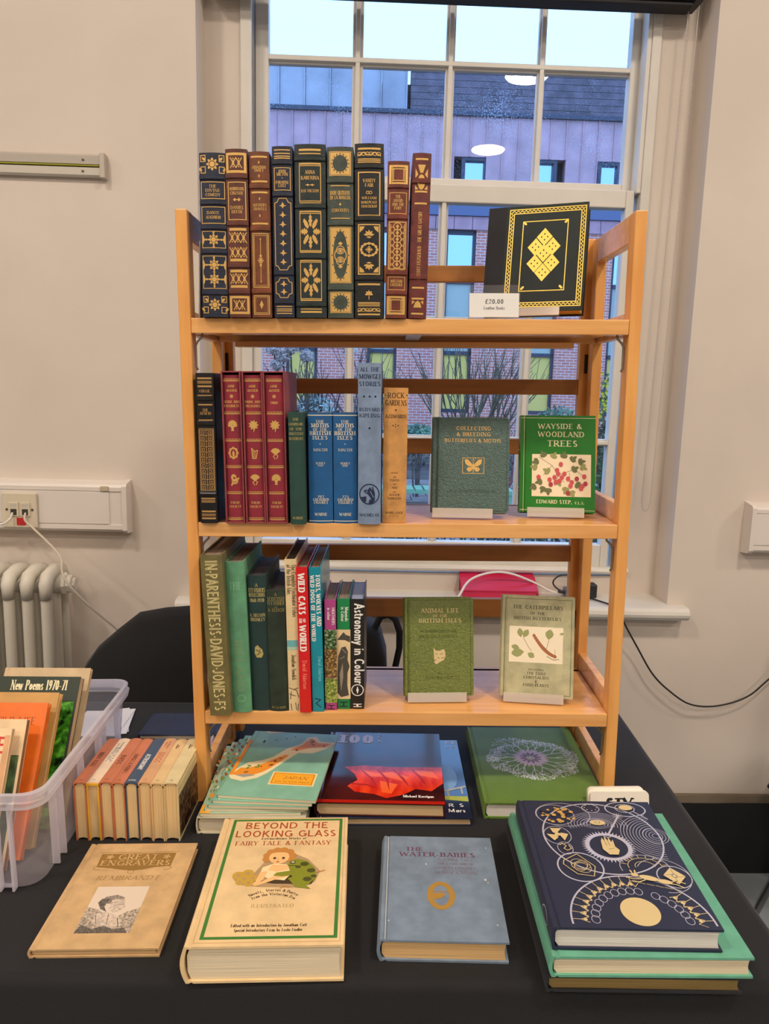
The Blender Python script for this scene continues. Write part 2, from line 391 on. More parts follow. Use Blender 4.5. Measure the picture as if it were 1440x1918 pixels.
# ------------------------------------------------------------------ books
class Book:
    """Own frame: spine faces -y at y = 0, height along z, front cover on +x, depth (fore-edge) towards +y."""
    def __init__(b, name, label, W, H, T_, cover, page, bulge=.003, bt=.0024, ov=.003, bands=(), group=None, cat='book', round_=0, M=None, board=None, hollow=.0015):
        b.W, b.H, b.T, b.b, b.bands = W, H, T_, bulge, bands
        b.root = empty(name, label, cat, M, group)
        t = T_/2; ns = 10; z_levels = [0]
        for zb, hw, hh in bands: z_levels += [zb-hw, zb-hw*.55, zb+hw*.55, zb+hw]
        if round_:
            for k in range(1, 5): z_levels += [round_*(1-cos(rad(90*k/4))), H-round_*(1-cos(rad(90*k/4)))]
        z_levels += [H]; z_levels = sorted(set(round(z, 5) for z in z_levels))
        def bump(z):
            for zb, hw, hh in bands:
                if abs(z-zb) < hw*.6: return hh
            return 0
        b.bump = bump
        rings = []
        for z in z_levels:
            w = W
            if round_:
                d = min(z, H-z)
                if d < round_: w = W-round_+math.sqrt(max(0, round_**2-(round_-d)**2))
            g = hollow; e = bump(z); out = [(t, w), (t, .009), (t-g, .0065), (t, .0035)]
            out += [(t*u, -b.b*(1-u*u)-e) for u in [1-2*i/ns for i in range(ns+1)]]
            out += [(-t, .0035), (-t+g, .0065), (-t, .009), (-t, w)]
            i_ = t-bt
            inn = [(-i_, w), (-i_, .009), (-i_+g*.3, .0065), (-i_, .0045)]
            inn += [(i_*u, bt*.9-b.b*(1-u*u)*.6) for u in [-1+2*i/ns for i in range(ns+1)]]
            inn += [(i_, .0045), (i_-g*.3, .0065), (i_, .009), (i_, w)]
            rings.append([(x, y, z) for x, y in out+inn])
        n = len(rings[0]); h = n//2; mb = MB(); mb.rings(rings, cap=False)
        for k, z in ((0, 1), (len(rings)-1, 0)):
            fs = []
            for i in range(h-1):
                f = (i, i+1, n-2-i, n-1-i); fs.append(f if z == 0 else f[::-1])
            mb.add(rings[k], fs)
        b.cover = mb.build('cover', cover, b.root)
        i_ = t-bt-.0001; y0 = bt+.0006-b.b*.25; y1 = W-max(ov, .0006); pg = MB()
        ni = 6; sec = [(i_*(-1+2*i/ni), y1-(.0022 if ov > .001 else 0)*(1-(-1+2*i/ni)**2)) for i in range(ni+1)]
        sec = sec+[(i_, y0+.004), (i_*.5, y0), (-i_*.5, y0), (-i_, y0+.004)]
        pg.rings([[(x, y, z) for x, y in sec] for z in (ov, H-ov)])
        b.pages = pg.build('page_block', page, b.root)
    def M(b, m): b.root.matrix_world = m; return b
    def spine_y(b, u): return -b.b*(1-(2*u/b.T)**2)
    def spine(b, yt=None, yb=None, k=None, x0=0):
        """print on the spine; with yt/yb the rows read downwards in measured picture units"""
        f = lambda u, v, h: (u, b.spine_y(max(-b.T/2, min(b.T/2, u)))-h-b.bump(v), v)
        if yt is None: return Print(f, .001, x0, 0, 1, b.T/10)
        k = b.H/(yb-yt)
        return Print(f, k, x0, yb, -1, b.T/10)
    def front(b): return Print(lambda u, v, h: (b.T/2+h, u, v))
    def picture(b, x0, y0, x1, y1, m, name='cover_picture', h=.00012):
        mb = MB(); f = lambda u, v: (b.T/2+h, u*.001, v*.001)
        mb.add([f(x0, y0), f(x1, y0), f(x1, y1), f(x0, y1)], [(0, 1, 2, 3)])
        return mb.build(name, m, b.root)
def stand_m(x, y, z, tilt=0, yaw=0, T_=0):
    m = T(x, y, z + abs(sin(rad(tilt)))*T_/2) @ Matrix.Rotation(rad(yaw), 4, 'Z') @ Matrix.Rotation(rad(tilt), 4, 'Y'); return m
def lie_m(fl, z0, T_, ang):
    r = Matrix(((0, 1, 0), (0, 0, 1), (1, 0, 0))).to_4x4()
    return T(fl[0], fl[1], z0+T_/2) @ Matrix.Rotation(rad(ang), 4, 'Z') @ r
def face_m(bl, yaw, lean, T_):
    r = Matrix(((0, 1, 0), (-1, 0, 0), (0, 0, 1))).to_4x4()
    return T(*bl) @ Matrix.Rotation(rad(yaw), 4, 'Z') @ Matrix.Rotation(rad(-lean), 4, 'X') @ r @ T(-T_/2, 0, 0)
def up_m(x, y, ztop):
    return T(x, y, ztop) @ Matrix(((1, 0, 0), (0, 0, 1), (0, -1, 0))).to_4x4()

# ------------------------------------------------------------------ the room
WALL = mat('wall_paint', (222, 210, 198), .85, bump=(9, .25), var=(2.2, .04))
TRIMW = mat('white_gloss_paint', (224, 219, 210), .4, bump=(40, .08), var=(8, .03))
GREYP = mat('off_white_plastic', (222, 214, 204), .45)
FZ = -.735; CZ = 3.2
def struct(name, mb, m, parent=None, **k):
    o = mb.build(name, m, parent, **k)
    if parent is None: o.matrix_world = B
    o['kind'] = 'structure'; return o
FLOOR = mat('blue_grey_floor', (150, 160, 168), .5, var=(3, .12), bump=(200, .05))
struct('floor', MB().box(-6.7, -9.7, FZ-.1, 6.7, .4, FZ), FLOOR)
struct('ceiling', MB().box(-6.7, -9.7, CZ, 6.7, .4, CZ+.1), mat('ceiling_paint', (236, 232, 226), .9, bump=(30, .1)))
struct('wall_left', MB().box(-6.7, -9.7, FZ, -6.5, .4, CZ), WALL)
struct('wall_right', MB().box(6.5, -9.7, FZ, 6.7, .4, CZ), WALL)
struct('wall_front', MB().box(-6.5, -9.7, FZ, 6.5, -9.5, CZ), WALL)
RX0, RX1, SZ = -.554, .765, .097          # window recess
WX0, WX1, WZ0, WZ1 = -.45, .645, .15, 2.25
w = MB()
def holed(x0, x1, z0, z1, hx0, hx1, hz0, hz1, y0, y1):
    w.box(x0, y0, z0, hx0, y1, z1); w.box(hx1, y0, z0, x1, y1, z1)
    w.box(hx0, y0, z0, hx1, y1, hz0); w.box(hx0, y0, hz1, hx1, y1, z1)
holed(-6.5, 6.5, FZ, CZ, RX0, RX1, SZ-.03, 2.7, 0, .107)
holed(-6.5, 6.5, FZ, CZ, WX0, WX1, WZ0, WZ1, .107, .205)
struct('wall_back', w, WALL)
struct('baseboard_back', MB().box(-6.5, -.018, FZ, 6.5, 0, -.507), mat('black_skirting', (9, 9, 12), .6))
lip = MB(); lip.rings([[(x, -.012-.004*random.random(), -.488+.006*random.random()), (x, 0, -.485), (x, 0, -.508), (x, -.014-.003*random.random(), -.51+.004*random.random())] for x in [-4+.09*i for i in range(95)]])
struct('trim_1', lip, mat('shaded_plaster_edge', (120, 108, 92), .95, bump=(80, .6)))  # rough plaster lip, coloured dark for the shadow under the wall's edge

# window: two sashes of small panes, box frame, ledge and sill
win = empty('window_1', M=B, kind='structure')
GLASS = clear('window_glass', (.95, .975, 1.0), .05, .01)
WETGLASS = clear('rain_specked_glass', (.95, .975, 1.0), .05, .01, specks=True)
def wpart(name, mb, parent=win, m=TRIMW, **k): return mb.build(name, m, parent, **k)
def sash(name, y0, y1, x0, x1, z0, z1, cols, rows, fy):
    """cols / rows: lists of glass openings; the bars stand between them"""
    s = MB(); s.box(x0, y0, z0, cols[0][0], y1, z1); s.box(cols[-1][1], y0, z0, x1, y1, z1)
    s.box(cols[0][0], y0, z0, cols[-1][1], y1, rows[0][0]); s.box(cols[0][0], y0, rows[-1][1], cols[-1][1], y1, z1)
    o = wpart(name, s, bevel=.003)
    bar = []
    for a, b in zip(cols, cols[1:]): bar.append((a[1], z0+.01, b[0], z1-.01, 0))
    for a, b in zip(rows, rows[1:]): bar.append((x0+.01, a[1], x1-.01, b[0], .001))
    for bx0, bz0, bx1, bz1, e in bar:
        q = MB()
        if bx1-bx0 < bz1-bz0:
            m_ = (bx0+bx1)/2; q.box(m_-.006, y0+.004, bz0, m_+.006, y1, bz1); q.box(bx0, y0+.016, bz0, bx1, y1-.004, bz1)
        else:
            m_ = (bz0+bz1)/2; q.box(bx0, y0+.003, m_-.006, bx1, y1, m_+.006); q.box(bx0, y0+.015, bz0, bx1, y1-.003, bz1)
        q.build('glazing_bar', TRIMW, o, bevel=.002)
    for a in cols:
        for b in rows:
            MB().box(a[0]-.004, fy, b[0]-.004, a[1]+.004, fy+.003, b[1]+.004).build('pane', WETGLASS if name == 'upper_sash' and b[0] < 1.3 else GLASS, o)
    return o
sash('upper_sash', .158, .196, -.428, .632, 1.235, 2.24, [(-.392, -.165), (-.136, .091), (.116, .345), (.366, .599)],
     [(1.27, 1.555), (1.579, 1.87), (1.894, 2.19)], .184)
sash('lower_sash', .116, .154, -.43, .622, .176, 1.244, [(-.407, -.171), (-.145, .083), (.109, .333), (.363, .599)],
     [(.243, .536), (.556, .868), (.892, 1.197)], .131)
j = MB(); j.box(-.46, .1, .15, -.43, .2, 2.28); j.box(.634, .1, .15, .66, .2, 2.28); j.box(-.46, .1, 2.245, .66, .2, 2.29)
wpart('box_frame', j, bevel=.003)
bd = MB(); bd.box(.622, .105, 1.235, .634, .156, 2.24); bd.box(-.442, .105, 1.235, -.43, .156, 2.24)
wpart('parting_bead', bd, bevel=.002)
pr = [(.135, .158), (.1, .158), (.094, .162), (.092, .168), (.095, .174), (.101, .177), (.135, .177)]
wpart('sash_ledge', MB().prism(pr, -.5, .68, lambda u, v, w_: (w_, u, v)))
pr = [(.108, .06), (-.03, .06), (-.042, .063), (-.05, .072), (-.052, .08), (-.049, .089), (-.041, .096), (-.03, .0975), (.108, .0975)]
o = wpart('window_sill', MB().prism(pr, RX0, RX1, lambda u, v, w_: (w_, u, v)))
pr2 = [(-.001, .06), (-.03, .06), (-.042, .063), (-.05, .072), (-.052, .08), (-.049, .089), (-.041, .096), (-.03, .0975), (-.001, .0975)]
wpart('sill_horn', MB().prism(pr2, -.622, RX0, lambda u, v, w_: (w_, u, v)).prism(pr2, RX1, .812, lambda u, v, w_: (w_, u, v)))

# roller blind rolled up at the head of the recess, with its bead chain
t = bthing('roller_blind', 'black roller blind rolled up across the top of the window', 'blind', .09, .06, 1.72)
BLK = mat('black_blind_fabric', (24, 20, 24), .7)
MB().lathe([(.034, -.6), (.034, .62)], 20, Matrix.Rotation(pi/2, 4, 'Y')).build('roll', BLK, t, smooth=False)
MB().box(-.6, -.028, -.045, .62, .022, -.036).build('bottom_bar', BLK, t, bevel=.003)
for x in (-.62, .62): MB().box(x, -.036, -.036, x+.022, .036, .04).build('end_bracket', mat('dark_bracket', (30, 28, 30), .5), t, bevel=.003)
ch = bthing('bead_chain', 'white bead chain loop hanging beside the window', 'chain', 0, 0, 0)
BEAD = mat('chain_plastic', (196, 188, 182), .4)
loop = [(.752, .05, 1.69-.0115*i) for i in range(88)]
k = len(loop)
lp = [(.728-.001*i*.3+.004*sin(i*.05), .066, 1.685-.0115*i) for i in range(112)]
lp += [(.694+.011*sin(rad(9*i)) - .0006*i, .066, .395-.028*sin(rad(9*i))) for i in range(0, 21)]
lp = [(.735-.02*i/110, .06, 1.69-.0122*i) for i in range(106)]
bot = [(.715-.012+.012*cos(rad(18*i)), .06, .392-.035*sin(rad(18*i))) for i in range(1, 10)]
back = [(.691+.018*i/106, .062, .398+.0122*i) for i in range(106)]
MB().tube(lp+bot+back, .0011, 5).build('cord', BEAD, ch)
bm = MB()
for p in (lp+bot+back)[::1]:
    r = .0022; x, y, z = p; bm.add([(x-r, y, z), (x+r, y, z), (x, y-r, z), (x, y+r, z), (x, y, z-r), (x, y, z+r)], [(0, 2, 5), (2, 1, 5), (1, 3, 5), (3, 0, 5), (2, 0, 4), (1, 2, 4), (3, 1, 4), (0, 3, 4)])
o = bm.build('beads', BEAD, ch, smooth=True); o['kind'] = 'stuff'

# ceiling lamps: round opal discs, the room's only lamps; the two outer columns are added as fill
HOUS = mat('lamp_housing', (230, 228, 224), .5)
DIFF = [mat('opal_diffuser_%s' % n, (255, 250, 240), .5, emit=(LAMP_COLOR, v)) for n, v in zip(('bright', 'soft', 'far'), LAMP_STRENGTH)]
for row, ly in enumerate((-2.1, -4.0, -5.9)):
    for col, lx in enumerate((-4.12, -1.5, 1.12, 3.74)):
        t = bthing('ceiling_light', 'round opal ceiling light, %s from the radiator side, in the %s' % (('added fill, first', 'second', 'third', 'added fill, fourth')[col], ('row by the window', 'middle row', 'row farthest from the window')[row]), 'ceiling light', lx, ly, CZ, group='round ceiling lights')
        MB().lathe([(.185, 0), (.19, -.045), (.175, -.05), (.17, -.05)], 32).build('housing', HOUS, t)
        MB().lathe([(.17, -.05), (.165, -.058), (.1, -.066), (.001, -.068)], 32).build('diffuser', DIFF[row], t, smooth=True)

# wall fittings on the left
ALU = mat('brushed_aluminium', (196, 188, 176), .4, metal=.3)
t = bthing('display_rail', 'long pale aluminium display rail high on the wall', 'rail', -1.03, 0, 1.225)
pr = [(0, -.027), (-.012, -.027), (-.016, -.022), (-.016, -.004), (-.006, -.002), (-.006, .001), (-.02, .003), (-.022, .022), (-.017, .027), (0, .027)]
MB().prism(pr, -.36, .235, lambda u, v, w_: (w_, u, v)).build('rail_body', ALU, t)
MB().box(-.36, -.0185, -.0015, .235, -.0062, .0022).build('cork_strip', mat('green_strip', (150, 146, 40), .7), t)
MB().box(.235, -.026, -.03, .248, 0, .03).build('end_cap', mat('grey_cap', (190, 180, 168), .5), t, bevel=.002)
for x, z in ((.193, .013), (.19, -.013)):
    MB().lathe([(.003, 0), (.003, .002), (.001, .0025)], 12, T(x, -.016-(.005 if z > 0 else 0), z) @ Matrix.Rotation(pi/2, 4, 'X')).build('screw', mat('screw_steel', (110, 100, 90), .4, metal=.8), t)
TRUNK = mat('white_trunking', (226, 218, 210), .4)
def trunking(label, x0, x1, zc, right_end):
    t = bthing('cable_trunking', label, 'trunking', (x0+x1)/2, 0, zc); a = (x1-x0)/2
    pr = [(0, -.07), (-.04, -.065), (-.046, -.058), (-.046, -.046), (-.043, -.045), (-.043, .045), (-.046, .046), (-.046, .056), (-.042, .063), (0, .07)]
    MB().prism(pr, -a, a, lambda u, v, w_: (w_, u, v)).build('trunking_body', TRUNK, t)
    MB().box(-a, -.0465, -.044, a-.035 if right_end else a, -.042, .044).build('cover_strip', TRUNK, t, bevel=.001)
    e = a if right_end else -a-.012
    pe = [(0, -.073), (-.042, -.068), (-.0495, -.06), (-.0495, .059), (-.044, .066), (0, .073)]
    MB().prism(pe, e, e+.012, lambda u, v, w_: (w_, u, v)).build('end_cap', TRUNK, t)
    return t
tl = trunking('white plastic cable trunking carrying the data socket above the radiator', -1.5, -.757, .35, True)
MB().box(.315, -.0505, .046, .337, -.046, .06).build('clip', mat('beige_clip', (190, 176, 150), .5), tl, bevel=.002)
trunking('short white cable trunking end on the wall away from the radiator', .972, 1.6, .328, False)
t = bthing('data_socket', 'cream double data socket with red sticker on the white trunking', 'socket', -1.026, -.0476, .341)
CREAM = mat('cream_plastic', (216, 204, 180), .45)
MB().box(-.046, -.009, -.047, .046, 0, .047).build('faceplate', CREAM, t, bevel=.003)
for x in (-.014, .016):
    q = MB().box(x-.013, -.012, -.016, x+.013, -.009, .022); f = q.build('jack_module', CREAM, t, bevel=.001)
    MB().box(x-.008, -.0124, -.012, x+.008, -.0121, .004).build('jack_opening', mat('jack_black', (60, 55, 50), .6), f)
    MB().box(x-.009, -.0124, .009, x+.009, -.0121, .018).build('label_window', mat('jack_label', (200, 192, 176), .5), f)
for x in (-.033, .034): MB().lathe([(.0035, 0), (.003, .0015), (.001, .002)], 12, T(x, -.009, .002) @ Matrix.Rotation(pi/2, 4, 'X')).build('screw', mat('screw_steel', (110, 100, 90)), t)
MB().box(-.008, -.0102, -.04, .016, -.009, -.02).build('sticker', mat('red_sticker', (196, 40, 40), .5), t)
def cable(name, label, pts, r, m, n=8, sub=6):
    P = [Vector(p) for p in pts]; out = []
    for i in range(len(P)-1):
        a, b_, c_, d = P[max(i-1, 0)], P[i], P[i+1], P[min(i+2, len(P)-1)]
        for j_ in range(sub):
            u = j_/sub; out.append(.5*((2*b_)+(c_-a)*u+(2*a-5*b_+4*c_-d)*u*u+(3*b_-a-3*c_+d)*u**3))
    out.append(P[-1]); o = MB().tube(out, r, n).build(name, m, smooth=True); o.matrix_world = B
    return tag(o, label, 'cable')
WCAB = mat('pale_cable', (204, 192, 176), .5)
cable('network_cable', 'pale network cable running from the socket down behind the coat',
      [(-1.008, -.062, .335), (-1.004, -.075, .318), (-.98, -.08, .296), (-.9, -.12, .235), (-.86, -.2, .2), (-.815, -.2, .14), (-.74, -.15, .04), (-.68, -.1, -.05), (-.62, -.06, -.2), (-.6, -.05, -.4), (-.6, -.05, -.73)], .003, WCAB)
cable('network_cable', 'white network cable curling off to the side from the socket',
      [(-1.042, -.062, .335), (-1.046, -.075, .318), (-1.07, -.085, .306), (-1.15, -.09, .30), (-1.3, -.09, .29), (-1.5, -.08, .2), (-1.6, -.06, -.2)], .003, mat('white_cable', (226, 220, 212), .45))

# cast iron column radiator under the trunking
RAD = mat('radiator_cream', (216, 210, 196), .35, bump=(60, .12))
rt = bthing('radiator', 'cream cast iron column radiator beneath the trunking', 'radiator', -.918, -.115, FZ)
def radiator_section():
    m = MB(); zt = .925; zb = .12
    for y in (-.055, 0, .055):
        m.tube([(0, y, zb), (0, y, zb+.05), (0, y, zt-.05), (0, y*.93, zt-.02)], [.013, .0145, .0145, .016], 12)
    for z0, s in ((zt, 1), (zb, -1)):
        m.tube([(0, -.058, z0-.06*s), (0, -.057, z0-.022*s), (0, -.042, z0-.004*s), (0, 0, z0+.003*s), (0, .042, z0-.004*s), (0, .057, z0-.022*s), (0, .058, z0-.06*s)], [.0145, .017, .018, .0185, .018, .017, .0145], 14)
        m.tube([(-.026, 0, z0-.032*s), (.026, 0, z0-.032*s)], .026, 14)
    for y in (-.055, .055): m.tube([(0, y, zb), (0, y, 0)], [.014, .012], 10) if y < 0 or True else 0
    return m
sec = radiator_section().build('radiator_section', RAD, rt, smooth=True)
for i in range(1, 8):
    c = sec.copy(); COL.objects.link(c); c.parent = rt; c.location = (-.0475*i, 0, 0)
nut = MB().lathe([(.03, 0), (.03, .008), (.024, .01), (.024, .022), (.016, .023), (.016, .03), (.003, .031)], 8, T(.026, 0, .893) @ Matrix.Rotation(pi/2, 4, 'Y'))
nut.build('end_nut', RAD, rt)

# black cable looping along the wall on the right
cable('power_cable', 'thin black cable sagging along the wall below the sill',
      [(.54, .05, .102), (.572, .0, .103), (.60, -.05, .1015), (.615, -.062, .086), (.628, -.05, .055), (.68, -.03, -.025), (.728, -.03, -.1), (.78, -.03, -.15), (.846, -.03, -.191), (.925, -.03, -.195), (1.01, -.03, -.166), (1.07, -.03, -.11), (1.2, -.03, .02), (1.4, -.03, .1)], .0025, mat('black_cable', (24, 20, 18), .5))

# ------------------------------------------------------------------ outside the window
def brick_mat():
    m = mat('red_brick', (186, 118, 108), .85); nt = m.node_tree; p = nt.nodes['Principled BSDF']
    tc = nt.nodes.new('ShaderNodeTexCoord'); mp = nt.nodes.new('ShaderNodeMapping'); mp.inputs['Rotation'].default_value = (pi/2, 0, 0)
    br = nt.nodes.new('ShaderNodeTexBrick'); br.inputs['Color1'].default_value = rgb((215, 132, 108)); br.inputs['Color2'].default_value = rgb((196, 114, 100))
    br.inputs['Mortar'].default_value = rgb((222, 200, 196)); br.inputs['Scale'].default_value = 1; br.inputs['Brick Width'].default_value = .225
    br.inputs['Row Height'].default_value = .075; br.inputs['Mortar Size'].default_value = .008
    L = nt.links.new; L(tc.outputs['Object'], mp.inputs[0]); L(mp.outputs[0], br.inputs['Vector']); L(br.outputs['Color'], p.inputs['Base Color'])
    return m
GZ = -.78
g = MB().box(-14, .4, GZ-.4, 22, 40, GZ-.02); struct('ground', g, mat('soil', (96, 84, 78), .95, var=(2, .3)))
pv = empty('paving', M=B, kind='structure')
STONE = mat('grey_brown_paver', (150, 132, 124), .9, var=(6, .25), bump=(40, .3))
for i in range(14):
    for k in range(13):
        x = -2.2+.46*i+(.23 if k % 2 else 0); y = 4.2+.46*k
        MB().box(x, y, GZ-.03, x+.445, y+.445, GZ+.004*random.random()).build('paver', STONE, pv)

bl = bthing('brick_building', 'brick building with purple metal upper storey across the court', 'building', 0, 19, 0)
BRK = brick_mat(); CLAD = mat('purple_metal_cladding', (206, 156, 159), .5, var=(1.5, .14)); DARKM = mat('dark_frame', (52, 54, 70), .5)
X0, X1 = -13.0, 11.0
OPN = [(-11.4, -10.6), (-9.1, -8.3), (-6.9, -6.1), (-4.6, -3.75), (-2.25, -1.4), (-.05, .75), (1.98, 2.8), (4.3, 5.08), (6.5, 7.3)]
q = MB(); xs = X0
for a, b_ in OPN: q.box(xs, 0, GZ, a, .5, 4.88); xs = b_
q.box(xs, 0, GZ, X1, .5, 4.88)
for a, b_ in OPN: q.box(a, 0, GZ, b_, .5, .05)
q.build('brick_wall', BRK, bl)
MB().box(X0, .5, GZ, X1, 7, 8.6).build('core', mat('core_grey', (90, 88, 96), .9), bl)
MIR = mat('sky_mirror_glass', (170, 196, 222), .06, metal=.85); BLIND = mat('pale_green_blind', (236, 200, 104), .8); GREYG = mat('grey_green_glass', (170, 176, 160), .2)
for a, b_ in OPN:
    f = MB()
    f.box(a, .08, .05, a+.08, .2, 4.86); f.box(b_-.08, .08, .05, b_, .2, 4.86)
    for z in (.05, 1.62, 3.5, 4.78): f.box(a, .08, z, b_, .2, z+.1)
    fo = f.build('window', DARKM, bl)
    MB().box(a+.08, .14, .15, b_-.08, .16, 1.62).build('pane', BLIND, fo)
    MB().box(a+.08, .14, 1.72, b_-.08, .16, 3.5).build('pane', GREYG, fo)
    MB().box(a+.08, .14, 3.6, b_-.08, .16, 4.78).build('pane', MIR, fo)
MB().box(X0, -.12, 5.22, X1, .4, 5.5).build('fascia', mat('slate_fascia', (92, 98, 126), .6), bl)
TILE = mat('purple_tile', (196, 144, 150), .6, var=(2, .15))
x = X0
while x < X1:
    MB().box(x, -.06, 4.88, x+.475, .4, 5.21).build('wall_tile', TILE, bl); x += .49
SL = [(2.42, 2.92), (4.3, 4.75), (6.03, 6.45), (8.2, 8.65)]
x = X0
while x < X1:
    xe = x+.415; z0 = 5.5
    for a, b_ in SL:
        if xe > a and x < b_: z0 = 6.7
    p_ = MB().box(x, -.05, z0, xe, .3, 7.68); p_.box(xe-.025, -.085, z0, xe, .1, 7.68); p_.build('cladding_panel', CLAD, bl)
    x += .42
for a, b_ in SL:
    f = MB(); f.box(a-.1, -.02, 5.5, a, .2, 6.72); f.box(b_, -.02, 5.5, b_+.1, .2, 6.72); f.box(a, -.02, 6.62, b_, .2, 6.72)
    fo = f.build('slit_window', DARKM, bl); MB().box(a, .1, 5.5, b_, .12, 6.62).build('pane', MIR, fo)
MB().box(X0, -.15, 7.68, X1, .3, 7.78).build('gutter', DARKM, bl)
ROOFL = mat('pale_blue_roof_metal', (178, 172, 178), .45, var=(.8, .2)); ROOFD = mat('dark_slate_roof', (110, 94, 104), .7, var=(4, .3), bump=(12, .5))
x = X0
while x < .85:
    p_ = MB().box(x, .05, 7.78, x+.65, .5, 8.9); p_.box(x+.62, .0, 7.78, x+.65, .1, 8.9); p_.build('roof_panel', ROOFL, bl); x += .66
for k in range(7):
    z = 7.78+.16*k; MB().box(.94, .05-.0*k, z, X1, .5, z+.15).build('slate_course', ROOFD, bl)

def leaf_cloud(n, rx, ry, rz, size, seed, box=False):
    rnd = random.Random(seed); m = MB()
    for i in range(n):
        while True:
            u, v, w_ = rnd.uniform(-1, 1), rnd.uniform(-1, 1), rnd.uniform(-1, 1)
            if box or u*u+v*v+w_*w_ < 1: break
        c_ = Vector((u*rx, v*ry, w_*rz)); a = Vector((rnd.gauss(0, 1), rnd.gauss(0, 1), rnd.gauss(0, 1))).normalized(); b_ = a.orthogonal().normalized()
        s = size*rnd.uniform(.6, 1.3)
        m.add([c_-a*s, c_-b_*s*.45, c_+a*s, c_+b_*s*.45], [(0, 1, 2, 3)])
    return m
def branching(m, p, d, l, r, depth, rnd, spread):
    q = p+d*l*.5+Vector((rnd.gauss(0, .02), rnd.gauss(0, .02), 0))*l; e = p+d*l
    m.tube([p, q, e], [r, r*.85, r*.65], 5, cap=False)
    if depth:
        for k in range(rnd.choice((2, 2, 3))):
            nd = (d+Vector((rnd.gauss(0, spread), rnd.gauss(0, spread*.6), abs(rnd.gauss(.15, .2))))).normalized()
            branching(m, p+d*l*rnd.uniform(.6, 1), nd, l*rnd.uniform(.6, .85), r*.62, depth-1, rnd, spread)
BARK = mat('grey_bark', (104, 96, 90), .9, var=(10, .3)); BARK2 = mat('green_brown_bark', (108, 104, 82), .9, var=(10, .3)); RED = mat('red_twig', (150, 66, 76), .7)
def bare_shrub(label, x, y, n, h, r, lean, seed, m=BARK, depth=3, spread=.28):
    t = bthing('bare_shrub', label, 'shrub', x, y, GZ); rnd = random.Random(seed); b_ = MB()
    for i in range(n):
        a = rnd.uniform(-1, 1)*lean
        branching(b_, Vector((rnd.uniform(-.08, .08), rnd.uniform(-.08, .08), -.02)), Vector((sin(a), rnd.gauss(0, .12), cos(a))).normalized(), h*.45, r, depth, rnd, spread)
    b_.build('branches', m, t)
    return t
bare_shrub('bare grey multi-stemmed shrub outside behind the red slipcases', -.62, 8, 6, 1.75, .026, .4, 3)
bare_shrub('wide bare green-brown shrub outside above the dark butterflies book', 1.35, 8.3, 13, 2.0, .021, .52, 5, BARK2)
bare_shrub('bare thin shrub outside beside the tall blue-grey book', .05, 9.2, 5, 1.95, .02, .5, 9)
bare_shrub('low red-stemmed dogwood outside by the green tree book', 2.0, 8.8, 12, 1.0, .011, .55, 11, RED, 2)
def leafy(name, label, x, y, z, rx, ry, rz, n, size, m, seed, cat='shrub', stem=True):
    t = bthing(name, label, cat, x, y, z)
    leaf_cloud(n, rx, ry, rz, size, seed).build('foliage', m, t)
    if stem:
        s = MB(); rnd = random.Random(seed)
        for i in range(5): s.tube([(rnd.uniform(-.03, .03), 0, GZ-z), (rnd.uniform(-.3, .3)*rx, 0, 0)], .012, 5)
        s.build('stem', BARK, t)
    return t
VAR = mat('silvery_leaf', (196, 206, 190), .6, var=(5, .3)); TEAL = mat('blue_green_leaf', (112, 156, 120), .6, var=(5, .4)); DGR = mat('dark_leaf', (44, 62, 52), .6, var=(5, .5)); MGR = mat('mid_green_leaf', (96, 126, 62), .6, var=(4, .5))
leafy('leafy_shrub', 'silvery variegated shrub outside above the two blue moth books', -.74, 8, .28, .3, .25, .3, 1100, .035, VAR, 1)
leafy('leafy_shrub', 'low blue-green shrub outside beside the orange spine', .62, 8.2, .06, .32, .25, .16, 700, .035, TEAL, 2)
leafy('leafy_shrub', 'blue-green shrub outside against the brick beside the back stile', 2.62, 8.6, .2, .34, .25, .3, 900, .04, TEAL, 4)
leafy('climbing_shrub', 'green shrub with yellow blossom outside at the window edge', 1.58, 3.2, .1, .15, .2, .74, 1500, .03, MGR, 6)
t = [o for o in COL.objects if o.name.startswith('climbing_shrub')][0]
fl = MB(); rnd = random.Random(8)
for i in range(60):
    c_ = Vector((rnd.uniform(-.13, .06), -.2+rnd.uniform(0, .1), rnd.uniform(.4, .72))); r = .012
    fl.add([c_+Vector((-r, 0, 0)), c_+Vector((0, -.004, -r)), c_+Vector((r, 0, 0)), c_+Vector((0, -.004, r))], [(0, 1, 2, 3)])
fl.build('blossom', mat('yellow_blossom', (240, 220, 40), .6), t)
h = bthing('hedge', 'dark clipped hedge along the foot of the brick building', 'hedge', 2, 12.5, GZ)
leaf_cloud(3000, 6, .4, .38, .06, 12, True).build('foliage', DGR, h).location = (0, 0, .36)
h = bthing('hedge', 'dark low planting with upright green stems below the window panes', 'hedge', .15, 3.0, GZ)
leaf_cloud(2600, 1.6, .25, .25, .035, 13, True).build('foliage', DGR, h).location = (0, 0, .25)
s = MB(); rnd = random.Random(4)
for i in range(90):
    x = rnd.uniform(-1.5, 1.5); s.tube([(x, -.2, .1), (x+rnd.gauss(0, .02), -.22, .5+rnd.uniform(0, .07))], .006, 4)
s.build('stems', MGR, h)
t = bthing('hydrangea', 'dried pale flower heads on bare stems outside the window', 'plant', -.52, 3.0, GZ)
HEAD = mat('dried_flower', (226, 212, 206), .8, var=(20, .3)); st = MB()
for i, (x, z) in enumerate(((-.165, 1.6), (-.08, 1.71), (-.13, 1.655), (.03, 1.66), (-.19, 1.7), (.31, 1.70))):
    leaf_cloud(160, .05, .05, .042, .016, 30+i).build('flower_head', HEAD, t).location = (x, 0, z)
    st.tube([(0, 0, 0), (x*.5, .02, z*.6), (x, 0, z)], .006, 5)
st.build('stems', BARK, t)
